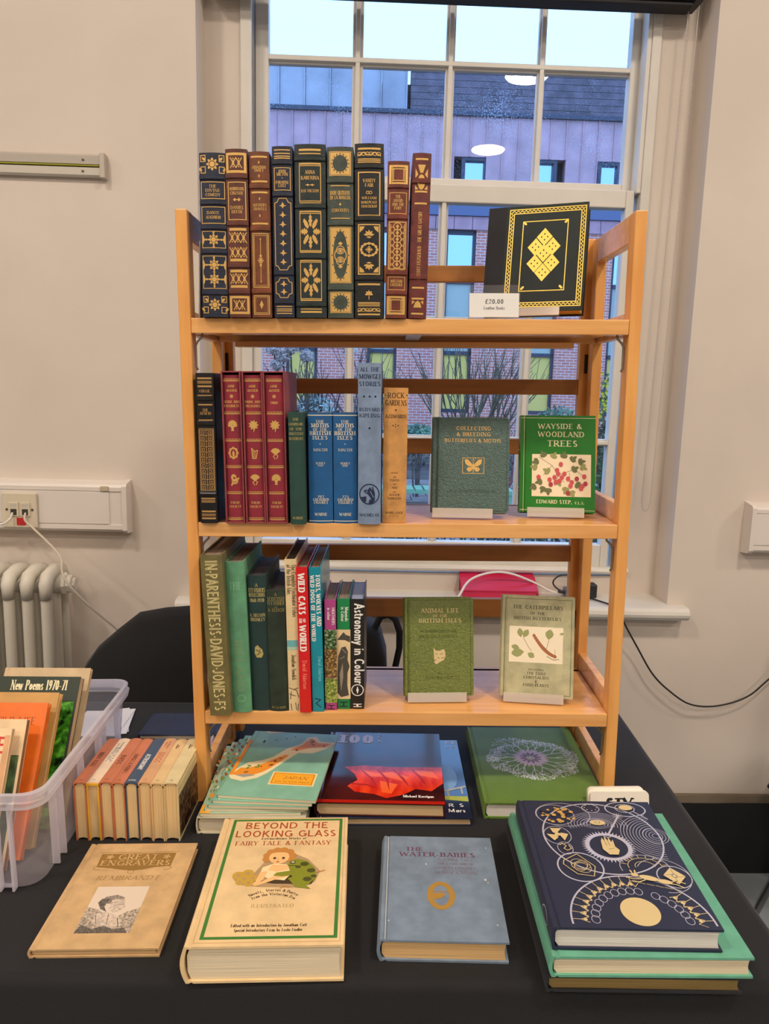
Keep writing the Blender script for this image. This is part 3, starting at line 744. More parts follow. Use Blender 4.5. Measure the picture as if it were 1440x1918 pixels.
t = bthing('garden_bench', 'mint green slatted metal bench standing out on the paving', 'bench', .95, 7.5, GZ)
MINT = mat('mint_green_metal', (132, 176, 140), .45)
for i in range(15): MB().box(-.85+.115*i, -.2, .2, -.85+.115*i+.09, .22, .222).build('slat', MINT, t)
MB().box(-.87, -.21, .17, .87, -.19, .2).box(-.87, .2, .17, .87, .22, .2).build('seat_frame', MINT, t)
for x in (-.8, .8):
    for y in (-.18, .18): MB().box(x-.02, y-.02, .0, x+.02, y+.02, .2).build('leg', MINT, t)

# ------------------------------------------------------------------ table and cloth
TX0, TX1, TY0, TY1, TZ = -1.35, .466, -.384, .408, -.74
t = empty('folding_table', 'folding trestle table hidden beneath the black cloth', 'table', T(0, 0, TZ))
MB().box(TX0, TY0, .713, TX1, TY1, .737).build('tabletop', mat('table_grey', (150, 146, 140), .5), t, bevel=.004)
STEEL = mat('grey_tube_steel', (120, 126, 134), .35, metal=.8)
for x in (TX0+.15, TX1-.15):
    for y in (TY0+.07, TY1-.07): MB().tube([(x, y, .01), (x, y, .713)], .0125, 10).build('leg', STEEL, t)
CLOTH = mat('black_tablecloth', (16, 16, 19), .85, bump=(500, .3), var=(7, .3), sheen=.14)
def cloth_mesh():
    """one sheet: flat top, rounded over the rim, hanging with soft folds on the front, right and back"""
    m = MB(); rnd = random.Random(3)
    R = .014; x0, x1, y0, y1 = TX0-.006+R, TX1+.008-R, TY0-.008+R, TY1+.008-R   # where the rounding starts
    per = []                                        # perimeter: (x, y, nx, ny, s)
    def side(ax, ay, bx, by, nx, ny, n):
        for i in range(n): u = i/n; per.append((ax+(bx-ax)*u, ay+(by-ay)*u, nx, ny))
    def corner(cx, cy, a0, n=6):
        for i in range(1, n): a = rad(a0+90*i/n); per.append((cx, cy, cos(a), sin(a)))
    side(x0, y0, x1, y0, 0, -1, 90); corner(x1, y0, -90, 8); side(x1, y0, x1, y1, 1, 0, 40); corner(x1, y1, 0, 8)
    side(x1, y1, x0, y1, 0, 1, 60); corner(x0, y1, 90, 6); side(x0, y1, x0, y0, -1, 0, 30); corner(x0, y0, 180, 6)
    n = len(per); rings = []
    for k in range(0, 5):
        a = rad(90*k/4); rings.append([(x+nx*R*sin(a), y+ny*R*sin(a), -R*(1-cos(a))) for x, y, nx, ny in per])
    for k in range(1, 11):
        z = -R-.62*k/10; ring = []
        for i, (x, y, nx, ny) in enumerate(per):
            amp = .03*(k/10)**.8; cr = abs(nx*ny)*2
            f = sin(x*17+1)*.55+sin(x*9.3+y*11)*.6+sin(y*23+x*4)*.4
            o = amp*(.6+.6*f)+cr*.06*(k/10)
            ring.append((x+nx*(R+o), y+ny*(R+o), z))
        rings.append(ring)
    m.rings(rings, cap=False)
    m.add([(x0, y0, 0), (x1, y0, 0), (x1, y1, 0), (x0, y1, 0)], [(0, 1, 2, 3)])
    return m
o = cloth_mesh().build('tablecloth', CLOTH, smooth=True); tag(o, 'black cloth draped over the whole book table', 'tablecloth')

# ------------------------------------------------------------------ beech folding bookcase
Z1, Z2, Z3, BH = .1626, .4788, .7937, .951
BEECH = mat('beech_wood', (240, 176, 98), .42, var=(9, .13), bump=(30, .06), stretch=(6, 6, .5), col2=(224, 154, 80))
BEECHX = mat('beech_shelf', (242, 184, 116), .27, spec=.7,  var=(9, .12), bump=(30, .05), stretch=(.5, 7, 7), col2=(226, 162, 92))
BRASSY = mat('zinc_hook', (150, 140, 120), .35, metal=.8); HINGE = mat('dark_hinge', (44, 36, 28), .45, metal=.6)
bc = empty('bookcase', 'beech folding bookcase of three shelves standing on the black cloth', 'bookcase')
XI, XO = .332, .35
for s in (-1, 1):
    a, b_ = (XI, XO) if s > 0 else (-XO, -XI)
    MB().box(a, 0, 0, b_, .03, BH).build('front_post', BEECH, bc, bevel=.0015)
    MB().box(a, .209, 0, b_, .239, BH).build('rear_post', BEECH, bc, bevel=.0015)
    MB().box(a+.001, .03, .909, b_-.001, .209, BH).build('side_rail', BEECHX, bc, bevel=.0015)
    for z0, z1 in ((Z3-.024, Z3+.012), (Z2-.024, Z2+.03), (Z1-.024, Z1+.03), (.02, .053)):
        MB().box(a+.002, .03, z0, b_-.002, .209, z1).build('side_rail', BEECHX, bc, bevel=.0015)
    MB().box(s*.318 if s > 0 else -XO, .2415, .012, XO if s > 0 else -.318, .2615, BH+.004).build('back_stile', BEECH, bc, bevel=.0015)
    for z in (.735, .25):
        h = MB(); h.box(s*.331-.004, .2365, z-.017, s*.331+.004, .2412, z+.017); h.tube([(s*.3295, .239, z-.017), (s*.3295, .239, z+.017)], .0028, 8); h.build('hinge', HINGE, bc)
    for z in (Z3, Z2, Z1):
        zz = z-.0225; x = s*.3295
        MB().tube([(x-s*.012, .012, zz), (x-s*.011, .012, zz-.005), (x-s*.004, .012, zz-.012), (x-s*.001, .012, zz-.018), (x-s*.001, .012, zz-.05), (x-s*.003, .012, zz-.055)], .0018, 6).build('shelf_hook', BRASSY, bc, smooth=True)
for z in (Z3, Z2, Z1):
    MB().box(-XI+.0005, .0, z-.0225, XI-.0005, .03, z).box(-XI+.0005, .03, z-.016, XI-.0005, .2, z).box(-XI+.0005, .19, z-.024, XI-.0005, .2085, z).build('shelf', BEECHX, bc, bevel=.001)
    MB().box(-.30, .17, z-.034, .29, .195, z-.024).build('shelf_batten', BEECHX, bc, bevel=.001)
MB().box(-.004, .03, Z3-.022, .02, .17, Z3-.016).build('shelf_brace', mat('pale_metal', (190, 186, 186), .4, metal=.4), bc)
for z0, z1 in ((.880, .909), (.679, .707), (.568, .597), (.362, .393), (.25, .287)):
    MB().box(-.318, .245, z0, .318, .259, z1).build('back_rail', mat('beech_rail', (190, 128, 66), .5, var=(9, .12), stretch=(.5, 7, 7)), bc, bevel=.0015)

# ------------------------------------------------------------------ leather row on the top shelf
GILT = pages('gilt_edge', (214, 170, 92), 0, .8); CREAMP = pages('cream_pages', (240, 222, 188)); OLDP = pages('aged_pages', (224, 190, 142)); WHITEP = pages('white_pages', (238, 232, 222)); SHADEPG = pages('shaded_pages', (150, 128, 110), 0, .8)  # grey-brown pages: bottom-shelf paper with the shade put into its colour
NAVY = leather('navy_leather', (24, 36, 62)); BROWN = leather('brown_leather', (104, 50, 38)); TAN = leather('tan_leather', (128, 66, 30)); DKGREEN = leather('bottle_green_leather', (26, 44, 44))
OLIVE = leather('grey_green_leather', (70, 82, 72)); BLACKL = leather('black_leather', (14, 19, 22)); RUST = leather('rust_leather', (124, 52, 36)); RUST2 = leather('red_brown_leather', (116, 44, 38)); BLACK2 = leather('jet_leather', (14, 13, 14), .3)
LG = 'leather classics on the top shelf'
def bands(ys, yt, yb, H, hh=.0022, hw=.0042): return [(H*(yb-y)/(yb-yt), hw, hh) for y in ys]
def std(name_label, x0, x1, y, z, H, W, cover, page, tilt=0, ys=(), yt=0, yb=1, bulge=.0035, group=None, k=1, **kw):
    b = Book('book', name_label, W, H, (x1-x0)*k, cover, page, bulge, bands=bands(ys, yt, yb, H), group=group, **kw)
    return b.M(stand_m((x0+x1)/2, y, z+.0003, tilt, 0, (x1-x0)*k))

b = std('navy leather book lettered The Divine Comedy, at the post end of the top shelf', -.3118, -.2727, -.006, Z3, .2325, .165, NAVY, GILT, .6, (365, 620, 872, 1122, 1553), 118, 1812, group=LG)
p = b.spine(118, 1812); p.ink(GOLD)
for y0, y1 in ((145, 322), (1592, 1768)):
    c_ = (y0+y1)/2; p.rosette(0, c_, 66)
    for sx in (-1, 1):
        for y in (y0, y1):
            sg = 1 if y == y0 else -1
            p.frame(sx*74, y, sx*124, y+sg*62, 8); p.petal(sx*110, y+sg*18, 90*sg+sx*45, 52, 26)
for y0, y1, tx in ((412, 580, ((470, 'THE'), (512, 'DIVINE'), (556, 'COMEDY'))), (665, 832, ((738, 'DANTE'), (785, 'ALIGHIERI')))):
    p.frame(-124, y0, 124, y1, 8)
    for y, s_ in tx: p.text(s_, 0, y, 30, fit=min(160, 27*len(s_)))
for y0, y1, rs in ((915, 1085, (1000,)), (1170, 1508, (1262, 1412))):
    p.frame(-124, y0, 124, y1, 7)
    for c_ in rs:
        p.rosette(0, c_, 62); p.line([(-120, c_), (120, c_)], 12)
        for sx in (-1, 1):
            p.dia(sx*82, c_, 20, 12); p.petal(sx*118, c_, 90 if sx > 0 else 90, 50, 22); p.petal(sx*118, c_, -90, 50, 22); p.dia(sx*108, c_, 14, 24)
        p.line([(0, c_-84), (0, c_+84)], 12); p.dia(0, c_-74, 14); p.dia(0, c_+74, 14)
p.build('gold_lettering', b.root)

b = std('brown leather book lettered Robinson Crusoe', -.2709, -.2389, -.008, Z3, .2375, .165, BROWN, GILT, 0, (370, 850, 1285, 1560), 95, 1830, group=LG)
p = b.spine(95, 1830); p.ink(GOLD)
for y0, y1 in ((135, 335), (1605, 1795)):
    p.frame(-95, y0+12, 95, y1-12, 26); p.weave(-60, 60, (y0+y1)/2, 100, 2)
p.frame(-92, 430, 92, 810, 9)
for y, s_, h in ((512, 'ROBINSON', 32), (556, 'CRUSOE', 32), (702, 'DANIEL', 32), (746, 'DEFOE', 32)): p.text(s_, 0, y, h, fit=min(150, 24*len(s_)))
p.dia(-22, 607, 20, 18); p.dia(22, 607, 20, 18); p.rect(-40, 603, 40, 611)
for y in (910, 1228, 1342, 1505): p.rect(-92, y-14, 92, y+14)
for y in (995, 1148, 1422): p.weave(-92, 92, y, 105, 3)
p.build('gold_lettering', b.root)

b = std("tan leather book lettered Gulliver's Travels", -.2368, -.2071, -.006, Z3, .2345, .165, TAN, GILT, 0, (480, 910, 1560), 130, 1835, group=LG)
p = b.spine(130, 1835); p.ink(GOLD)
for y in (183, 430, 540, 857): p.rect(-86, y-9, 86, y+9)
for y, s_ in ((302, 'JONATHAN'), (334, 'SWIFT'), (682, "GULLIVER'S"), (722, 'TRAVELS')): p.text(s_, 0, y, 29, fit=min(145, 20*len(s_)))
for y in (240, 375, 605, 778): p.dia(0, y, 9, 18)
p.frame(-82, 960, 82, 1515, 9); p.frame(-68, 978, 68, 1497, 5); p.line([(0, 1015), (0, 1460)], 6); p.dia(0, 1020, 8, 16); p.dia(0, 1455, 8, 16); p.rosette(0, 1238, 34, 6); p.dia(0, 1190, 14, 24); p.dia(0, 1286, 14, 24)
p.frame(-82, 1605, 82, 1800, 9); p.frame(-68, 1620, 68, 1785, 5); p.rosette(0, 1700, 24, 6); p.dia(0, 1700, 20, 48)
p.build('gold_lettering', b.root)

b = std('slim navy leather book lettered Paradise Lost', -.2026, -.1730, -.009, Z3, .241, .165, NAVY, GILT, 0, (240, 560, 1365, 1665), 80, 1830, group=LG)
p = b.spine(80, 1830); p.ink(GOLD)
for y in (118, 153, 180, 200, 1715, 1742, 1762, 1788): p.rect(-84, y-5, 84, y+5)
p.frame(-84, 295, 84, 518, 7)
for y, s_ in ((345, 'JOHN'), (375, 'MILTON'), (455, 'PARADISE'), (490, 'LOST')): p.text(s_, 0, y, 30, fit=min(140, 20*len(s_)))
p.dia(0, 398, 6)
def notched(p, x, y0, y1, r, w): p.line([(-x+r, y0), (x-r, y0), (x-r*.6, y0+r*.8), (x, y0+r), (x, y1-r), (x-r*.6, y1-r*.8), (x-r, y1), (-x+r, y1), (-x+r*.6, y1-r*.8), (-x, y1-r), (-x, y0+r), (-x+r*.6, y0+r*.8)], w, True)
notched(p, 86, 602, 1332, 46, 8); notched(p, 86, 1418, 1622, 46, 8)
for y in (672, 768, 864, 960, 1058, 1156, 1250, 1478, 1560): p.dia(0, y, 17, 34); p.dia(0, y+4, 40, 12)
p.build('gold_lettering', b.root)

b = std('thick bottle green leather book lettered Anna Karenina', -.1703, -.1249, -.007, Z3, .2445, .168, DKGREEN, GILT, 0, (215, 690, 1205, 1705), 70, 1845, group=LG)
p = b.spine(70, 1845); p.ink(GOLD)
for y, h in ((128, 10), (165, 5), (1755, 5), (1785, 10)): p.rect(-115, y-h, 115, y+h)
for y, h in ((265, 8), (285, 4), (640, 4), (660, 7), (745, 7), (765, 4), (1145, 4), (1160, 7), (1248, 7), (1265, 4), (1645, 4), (1662, 7)): p.rect(-115, y-h, 115, y+h)
for y0, y1 in ((275, 645), (750, 1155), (1252, 1655)):
    for sx in (-1, 1): p.rect(sx*112-4, y0, sx*112+4, y1)
for y, s_, h in ((368, 'ANNA', 36), (424, 'KARENINA', 36), (552, 'LEO TOLSTOY', 30)): p.text(s_, 0, y, h, fit=min(190, 26*len(s_)))
p.dia(-24, 478, 18, 12); p.dia(24, 478, 18, 12); p.rect(-48, 475, 48, 481)
p.flake(0, 950, 104, 175); p.flake(0, 1452, 104, 172)
p.build('gold_lettering', b.root)

b = std('grey-green leather book lettered Don Quixote de la Mancha', -.1229, -.0845, -.005, Z3, .2415, .168, OLIVE, GILT, 0, (455, 880, 1540), 120, 1850, group=LG)
p = b.spine(120, 1850)
for y0, y1, ry in ((165, 405, 82), (915, 1490, 245), (1580, 1800, 76)):
    p.ink(GOLD); p.rect(-114, y0, 114, y1); p.ink(OLIVE); p.frame(-105, y0+9, 105, y1-9, 4)
    c_ = (y0+y1)/2; p.disc(0, c_, 78, ry, 24)
    p.ink(OLIVE)
    for i in range(16):
        a = rad(22.5*i); p.disc(88*cos(a), c_+(ry+10)*sin(a), 7, 10, 6)
p.ink(GOLD)
for y in (505, 830): p.rect(-100, y-5, 100, y+5)
for y, s_, h in ((596, 'DON QUIXOTE', 42), (640, 'DE LA MANCHA', 36), (765, 'CERVANTES', 32)): p.text(s_, 0, y, h, fit=min(212, 20*len(s_)))
p.dia(0, 690, 13, 16)
p.rosette(0, 1160, 30, 6); p.rosette(0, 1250, 30, 6); p.arc(0, 1205, 62, 70, w=10); p.arc(0, 1150, 42, 40, w=8); p.arc(0, 1262, 42, 40, w=8); p.dia(0, 1085, 26, 20); p.dia(0, 1320, 26, 20)
p.build('gold_lettering', b.root)

b = std('black leather book lettered Vanity Fair, tall beside the grey-green one', -.0825, -.0402, -.004, Z3, .2465, .168, BLACKL, GILT, 0, (310, 830, 1435), 88, 1850, group=LG)
p = b.spine(88, 1850); p.ink(GOLD)
for y, h in ((140, 9), (240, 4), (255, 4), (272, 5), (1500, 9), (1690, 5), (1705, 4), (1722, 5), (1812, 8)): p.rect(-118, y-h, 118, y+h)
for y in (190, 1765):
    for i in range(6): p.arc(-98+39*i, y, 22, 16, 0, 360, 7, 12)
    p.line([(-118, y+18), (-60, y-14), (0, y+16), (60, y-14), (118, y+18)], 9)
p.frame(-112, 372, 112, 800, 12)
for y, s_, h in ((470, 'VANITY', 34), (516, 'FAIR', 34), (638, 'WILLIAM', 26), (682, 'MAKEPEACE', 26), (722, 'THACKERAY', 26)): p.text(s_, 0, y, h, fit=min(170, 22*len(s_)))
p.arc(-14, 572, 16, 13, w=6); p.arc(14, 572, 16, 13, w=6)
p.frame(-112, 892, 112, 1395, 12)
for sx in (-1, 1):
    for y, sg in ((910, 1), (1378, -1)): p.poly([(sx*100, y), (sx*46, y), (sx*62, y+sg*30), (sx*88, y+sg*52), (sx*100, y+sg*62)])
for y, sg in ((1000, -1), (1300, 1)):
    for a in (90, 50, 130, 10, 170): p.petal(0, y, sg*a, 56, 22)
    p.dia(0, y-sg*20, 30, 10)
p.arc(0, 1145, 84, 62, w=16); p.rosette(0, 1145, 40, 4)
for a in range(0, 360, 30): p.disc(84*cos(rad(a)), 1145+62*sin(rad(a)), 15, 15, 8)
for a in (90, 45, 135, 0, 180): p.petal(0, 1605, -a, 44, 22)
p.line([(0, 1605), (0, 1655)], 8)
p.build('gold_lettering', b.root)

b = std('small rust leather book lettered The Sound and the Fury', -.0372, -.0052, -.003, Z3, .2225, .16, RUST, GILT, .8, (520, 830, 1395, 1600), 275, 1862, group=LG)
p = b.spine(275, 1862); p.ink(GOLD)
for y0, y1 in ((325, 495), (1645, 1815)):
    c_ = (y0+y1)/2; p.frame(-86, y0, 86, y1, 22); p.frame(-52, c_-56, 52, c_+56, 7)
    for x in (-66, 66): p.rect(x-5, y0, x+5, y1)
    for y in (y0+28, y1-28): p.rect(-86, y-5, 86, y+5)
p.frame(-88, 588, 88, 795, 6); p.frame(-88, 1438, 88, 1568, 6); p.frame(-88, 880, 88, 1355, 10)
for y, s_ in ((640, 'THE'), (680, 'SOUND'), (718, 'AND THE'), (755, 'FURY'), (1495, 'WILLIAM'), (1532, 'FAULKNER')): p.text(s_, 0, y, 30, fit=min(125, 19*len(s_)))
for i in range(7):
    y = 925+64*i; p.arc(0, y, 44, 38, w=9, n=8); p.arc(-52, y+32, 26, 30, w=7, n=6); p.arc(52, y+32, 26, 30, w=7, n=6); p.dia(0, y, 18, 24)
for sx in (-1, 1): p.rect(sx*72-4, 900, sx*72+4, 1335)
p.build('gold_lettering', b.root)

b = std('red-brown leather book lettered The Great Gatsby, ending the leather row', -.0026, .0248, 0, Z3, .2345, .16, RUST2, GILT, 1.2, (480, 1440), 205, 1862, group=LG)
p = b.spine(205, 1862); p.ink(GOLD)
for y in (265, 583, 700, 1548, 1660, 1815): p.rect(-64, y-9, 64, y+9)
p.poly([(-40, 320), (40, 320), (14, 400), (-14, 400)]); p.disc(0, 490, 38, 76, 14)
for sx in (-1, 1): p.poly([(sx*64, 355), (sx*64, 450), (sx*34, 415)]); p.poly([(sx*64, 520), (sx*64, 565), (sx*30, 560)]); p.poly([(sx*60, 1680), (sx*60, 1720), (sx*30, 1690)])
p.poly([(-44, 1752), (44, 1752), (26, 1700), (0, 1680), (-26, 1700)])
p.text('F. SCOTT FITZGERALD · THE GREAT GATSBY', 17, 1125, 38, fit=690, rot=90)
p.build('gold_lettering', b.root)

# thin pale card tucked against the post
o = MB().box(-.0009, 0, 0, .0009, .12, .115).build('card', mat('white_card', (226, 222, 212), .7)); o.matrix_world = stand_m(-.3235, .02, Z3+.0004, 2.4); tag(o, 'thin pale card tucked between the post and the navy leather book', 'card')
o = MB().box(-.0009, 0, 0, .0009, .12, .05).build('card', mat('white_card', (226, 222, 212))); o.matrix_world = stand_m(-.3255, .03, Z1+.0004, 1); tag(o, 'pale card standing behind the olive In Parenthesis book', 'card')

# ------------------------------------------------------------------ clear easels and face-out books
ACR = clear('clear_acrylic', (.98, .985, .99), .1, .03, .03, (.95, .95, .95), ior=1.2); ACRM = clear('milky_acrylic_lip', (.97, .97, .97), .1, .1, .5, (.84, .78, .70), ior=1.2, lit=.15)
def easel(label, M, w, x0, back=.1, lip=.016, gap=.024):
    """M is the frame of the front cover's lower edge: x along the cover, -y out of it, z up it"""
    t = empty('book_easel', label, 'book stand', M, 'clear book easels')
    a = .002; L_ = MB()
    MB().box(x0, gap+.002, -.006, x0+w, gap+.004, back).build('back_rest', ACR, t)
    MB().box(x0, -.004, -.009, x0+w, gap+.002, -.007).build('ledge', ACR, t)
    MB().box(x0, -.006, -.009, x0+w, -.004, lip-.009).build('front_lip', ACRM, t, bevel=.0005)
    return t
def faceout(label, bl, br_xy, lean, W, H, T_, cover, page, group, raise_=.0, **kw):
    yaw = math.degrees(math.atan2(br_xy[1]-bl[1], br_xy[0]-bl[0]))
    M = face_m(bl, yaw, lean, T_); b = Book('book', label, W, H, T_, cover, page, kw.pop('bulge', .003), group=group, **kw); b.M(M)
    b.frame = T(*bl) @ Matrix.Rotation(rad(yaw), 4, 'Z') @ Matrix.Rotation(rad(-lean), 4, 'X')
    return b
FG = 'face-out books on easels'
b = faceout('black and gold book with seven gilt lozenges, face-out on the top shelf', (.126, .150, Z3+.0235), (.284, .096), 14, .166, .183, .03, cloth('black_green_cloth', (34, 44, 43)), GILT, FG)
p = b.front()
p.ink(cloth('near_black_cloth', (24, 25, 32))); p.rect(1, .3, 31, 182.7)
G_ = mat('bright_gold_foil', (232, 196, 84), .35, metal=.35)
p.ink(G_); W_, H_ = 166, 183
p.frame(36.5, 8, 162, 177, 1.6); p.frame(43.5, 15, 155, 170, 1.6)
def zig(p, x0, y0, x1, y1, n, a, w):
    q = []; dx, dy = x1-x0, y1-y0; l = math.hypot(dx, dy)
    for i in range(n+1): s_ = a if i % 2 else -a; q.append((x0+dx*i/n-dy/l*s_, y0+dy*i/n+dx/l*s_))
    p.line(q, w)
zig(p, 40, 11, 40, 174, 50, 1.5, 1.2); zig(p, 158.5, 11, 158.5, 174, 50, 1.5, 1.2); zig(p, 40, 11.5, 158, 11.5, 36, 1.5, 1.2); zig(p, 40, 173.5, 158, 173.5, 36, 1.5, 1.2)
p.frame(60, 35, 134, 155, 1.5)
for x, y in ((64, 39), (130, 39), (64, 151), (130, 151)): p.petal(x, y, 45 if (x < 97) == (y < 90) else 135, 6, 4); p.disc(x, y, 2)
for x, y in ((97, 127), (83, 110), (111, 110), (97, 99), (83, 82), (111, 82), (97, 66)):
    p.ink(G_); p.dia(x, y, 13.2, 15.5); p.ink(MATS['black_green_cloth'])
    for dx, dy in ((0, 5), (0, -5), (5, 0), (-5, 0)): p.dia(x+dx, y+dy, 1.4, 1.8)
p.build('gold_tooling', b.root)
easel('clear easel under the black and gold lozenge book', b.frame, .1, .03, .12, .014, .032)

cg = mat('dark_green_leatherette', (66, 98, 90), .28, bump=(420, 1.0), var=(200, .15), spec=.7)
b = faceout('dark green leatherette book lettered Collecting and Breeding Butterflies and Moths', (.0405, .050, Z2+.0105), (.1674, .0396), 13, .125, .158, .022, cg, OLDP, FG, round_=.007)
p = b.front(); p.ink(mat('blind_line_green', (30, 50, 48), .4)); p.frame(9, 4, 121, 154, .7); p.frame(1, 4, 6, 154, .5); p.text('W. J. STOKOE · EDITED BY', 66, 34, 4, fit=76)
p.ink(GOLD); p.text('COLLECTING', 66, 136.5, 6, fit=57); p.text('& BREEDING', 66, 126.8, 6, fit=56); p.text('BUTTERFLIES & MOTHS', 65, 116.6, 5.6, fit=92)
p.frame(49, 65, 84, 90.5, .9); p.rect(66, 65, 67, 70); p.rect(66, 86, 67, 90)
for sx in (-1, 1):
    p.poly([(66.5, 76), (66.5+sx*3, 82), (66.5+sx*9, 88), (66.5+sx*14, 88), (66.5+sx*13, 81), (66.5+sx*8, 77)]); p.poly([(66.5, 76), (66.5+sx*9, 75), (66.5+sx*11, 71), (66.5+sx*7, 67.5), (66.5+sx*3, 69)]); p.line([(66.5, 82), (66.5+sx*3, 88)], .5)
p.disc(66.5, 76, 1.6, 6)
p.build('gold_lettering', b.root)
easel('clear easel under the dark green butterflies and moths book', b.frame, .098, .001)

gj = jacket('green_dust_jacket', (44, 128, 44), .16, coat=.3, bump=(25, .25))
b = faceout('glossy green jacketed book lettered Wayside and Woodland Trees', (.187, .064, Z2+.0105), (.309, .050), 16, .122, .163, .021, gj, OLDP, FG, bt=.002)
p = b.front(); CRM = mat('cream_ink', (238, 224, 180), .5); p.ink(CRM)
p.rect(0, 158.2, 122, 158.9); p.rect(5.2, 0, 5.7, 163); p.rect(0, 3, 122, 3.6)
p.text('WAYSIDE &', 64, 140.3, 8.6, fit=72); p.text('WOODLAND', 66, 126.6, 8.8, fit=76); p.text('TREES', 68, 110.4, 10, fit=50)
p.text('EDWARD STEP,', 56, 14.3, 6, fit=58); p.text('F.L.S.', 97, 14, 4, fit=15)
p.ink(mat('picture_paper', (240, 220, 184), .5)); p.rect(19, 26, 115, 97)
L1 = mat('leaf_olive', (150, 148, 88), .6); L2 = mat('leaf_dark_olive', (104, 108, 62), .6); BR = mat('berry_red', (200, 74, 78), .45); BR2 = mat('berry_dark', (164, 44, 58), .45); ST = mat('stem_brown', (128, 104, 70), .6)
p.ink(ST)
for q in ([(30, 92), (52, 78), (62, 62), (72, 50)], [(62, 62), (88, 72), (104, 60)], [(52, 78), (38, 62)], [(62, 62), (56, 44)], [(80, 66), (82, 40)]): p.line(q, .8)
rnd = random.Random(2)
for cx, cy, a in ((30, 86, 200), (40, 92, 120), (52, 90, 60), (28, 74, 170), (70, 90, 80), (82, 86, 40), (94, 84, 10), (98, 78, -30), (36, 52, 200), (40, 42, 240), (46, 40, 270), (60, 54, 300), (76, 42, 250), (82, 36, 300), (90, 48, 330), (26, 44, 210), (84, 70, 30), (48, 66, 150)):
    p.ink(L1 if rnd.random() < .55 else L2)
    for d in (-38, 0, 38): p.petal(cx, cy, a+d, 13 if d == 0 else 9, 6)
for cx, cy in ((62, 64), (68, 58), (56, 58), (64, 52), (72, 64), (60, 70), (48, 54), (50, 46), (58, 50), (78, 56), (84, 50), (82, 44), (66, 80), (30, 58), (104, 60), (106, 48), (101, 44), (99, 40), (92, 56), (78, 32)):
    p.ink(BR if rnd.random() < .7 else BR2); p.disc(cx, cy, 3.6, 4.2, 10)
p.build('cover_print', b.root)
p = b.spine(); p.ink(CRM)
for v in (146, 138, 130, 104, 40, 34, 8): p.rect(-6, v, 6, v+2.2)
p.build('spine_print', b.root)
easel('clear easel under the glossy green jacketed tree book', b.frame, .092, .012)

og = mat('moss_leatherette', (116, 130, 50), .28, bump=(420, 1.0), var=(200, .15), spec=.7)
b = faceout('moss green book lettered Animal Life of the British Isles with gilt wildcat head', (0, .041, Z1+.0105), (.1206, .0461), 12, .117, .167, .022, og, SHADEPG, FG, round_=.006)
p = b.front(); p.ink(mat('blind_line_moss', (56, 72, 24), .4)); p.frame(5, 4, 112, 163, .7)
p.text('AN INTRODUCTION TO THE', 57, 108, 4, fit=62); p.text('BRITISH ANIMALS', 57, 99, 4, fit=66); p.text('BY', 58, 37, 3.6); p.text('EDWARD STEP', 58, 29.6, 4, fit=46)
p.ink(PALEGOLD); p.text('ANIMAL LIFE', 60, 141.5, 7.2, fit=66); p.text('OF THE', 60, 134, 4.4, fit=26); p.text('BRITISH ISLES', 60, 124.6, 7, fit=73)
p.poly([(50, 56), (49, 70), (48.6, 82), (53, 77), (60, 77), (66, 80), (68, 76), (69, 68), (66, 61), (58, 57), (54, 54)])
p.ink(MATS['blind_line_moss'])
for a, c_ in (((52, 72), (55, 71)), ((60, 71), (64, 72)), ((56, 66), (58, 64)), ((50, 60), (53, 62)), ((62, 64), (66, 65))): p.line([a, c_], .9)
p.build('gold_lettering', b.root)
easel('clear easel under the moss green animal life book', b.frame, .1, .004)

kc = cloth('khaki_cloth', (200, 196, 154), .7)
b = faceout('khaki cloth book lettered The Caterpillars of the British Butterflies with leaf picture', (.1625, .050, Z1+.0105), (.2834, .0335), 12, .121, .171, .019, kc, SHADEPG, FG)
p = b.front(); DKI = mat('dark_olive_ink', (70, 66, 44), .6); p.ink(DKI); p.frame(5, 5, 116, 166, .6)
for s_, y, h, f in (('THE CATERPILLARS', 149, 6, 84), ('OF THE', 139.6, 4.4, 25), ('BRITISH BUTTERFLIES', 130.6, 5.2, 80), ('INCLUDING', 45, 2.8, 26), ('THE EGGS', 38, 4.4, 32), ('CHRYSALIDS', 31, 4.4, 43), ('&', 24.6, 4, None), ('FOOD-PLANTS', 18, 4.6, 43)): p.text(s_, 59, y, h, fit=f)
p.ink(mat('picture_cream', (250, 236, 206), .5)); p.rect(12.5, 58, 102.5, 119)
p.ink(mat('leaf_sage', (160, 164, 104), .6))
for cx, cy, a, l, w_ in ((32, 100, 100, 16, 10), (36, 100, 60, 16, 10), (78, 98, 80, 18, 14), (96, 108, 10, 8, 4), (30, 82, 170, 14, 9), (38, 76, 190, 22, 15), (44, 74, 330, 13, 10)): p.petal(cx, cy, a, l, w_)
p.ink(ST); p.line([(36, 100), (44, 86), (50, 78)], .7); p.line([(79, 98), (76, 86), (74, 80)], .7); p.line([(88, 66), (90, 76), (89, 82)], .5); p.line([(76, 70), (88, 64), (96, 66)], 1)
p.ink(mat('caterpillar_brown', (176, 108, 70), .6))
for i in range(15): u = i/14; p.disc(54+36*u, 100-34*u+6*(u-.5)**2*4-2, 3.2-1.2*abs(u-.4), 3.6-1.2*abs(u-.4), 8)
p.build('cover_print', b.root)
easel('clear easel under the khaki caterpillars book', b.frame, .1, .005)

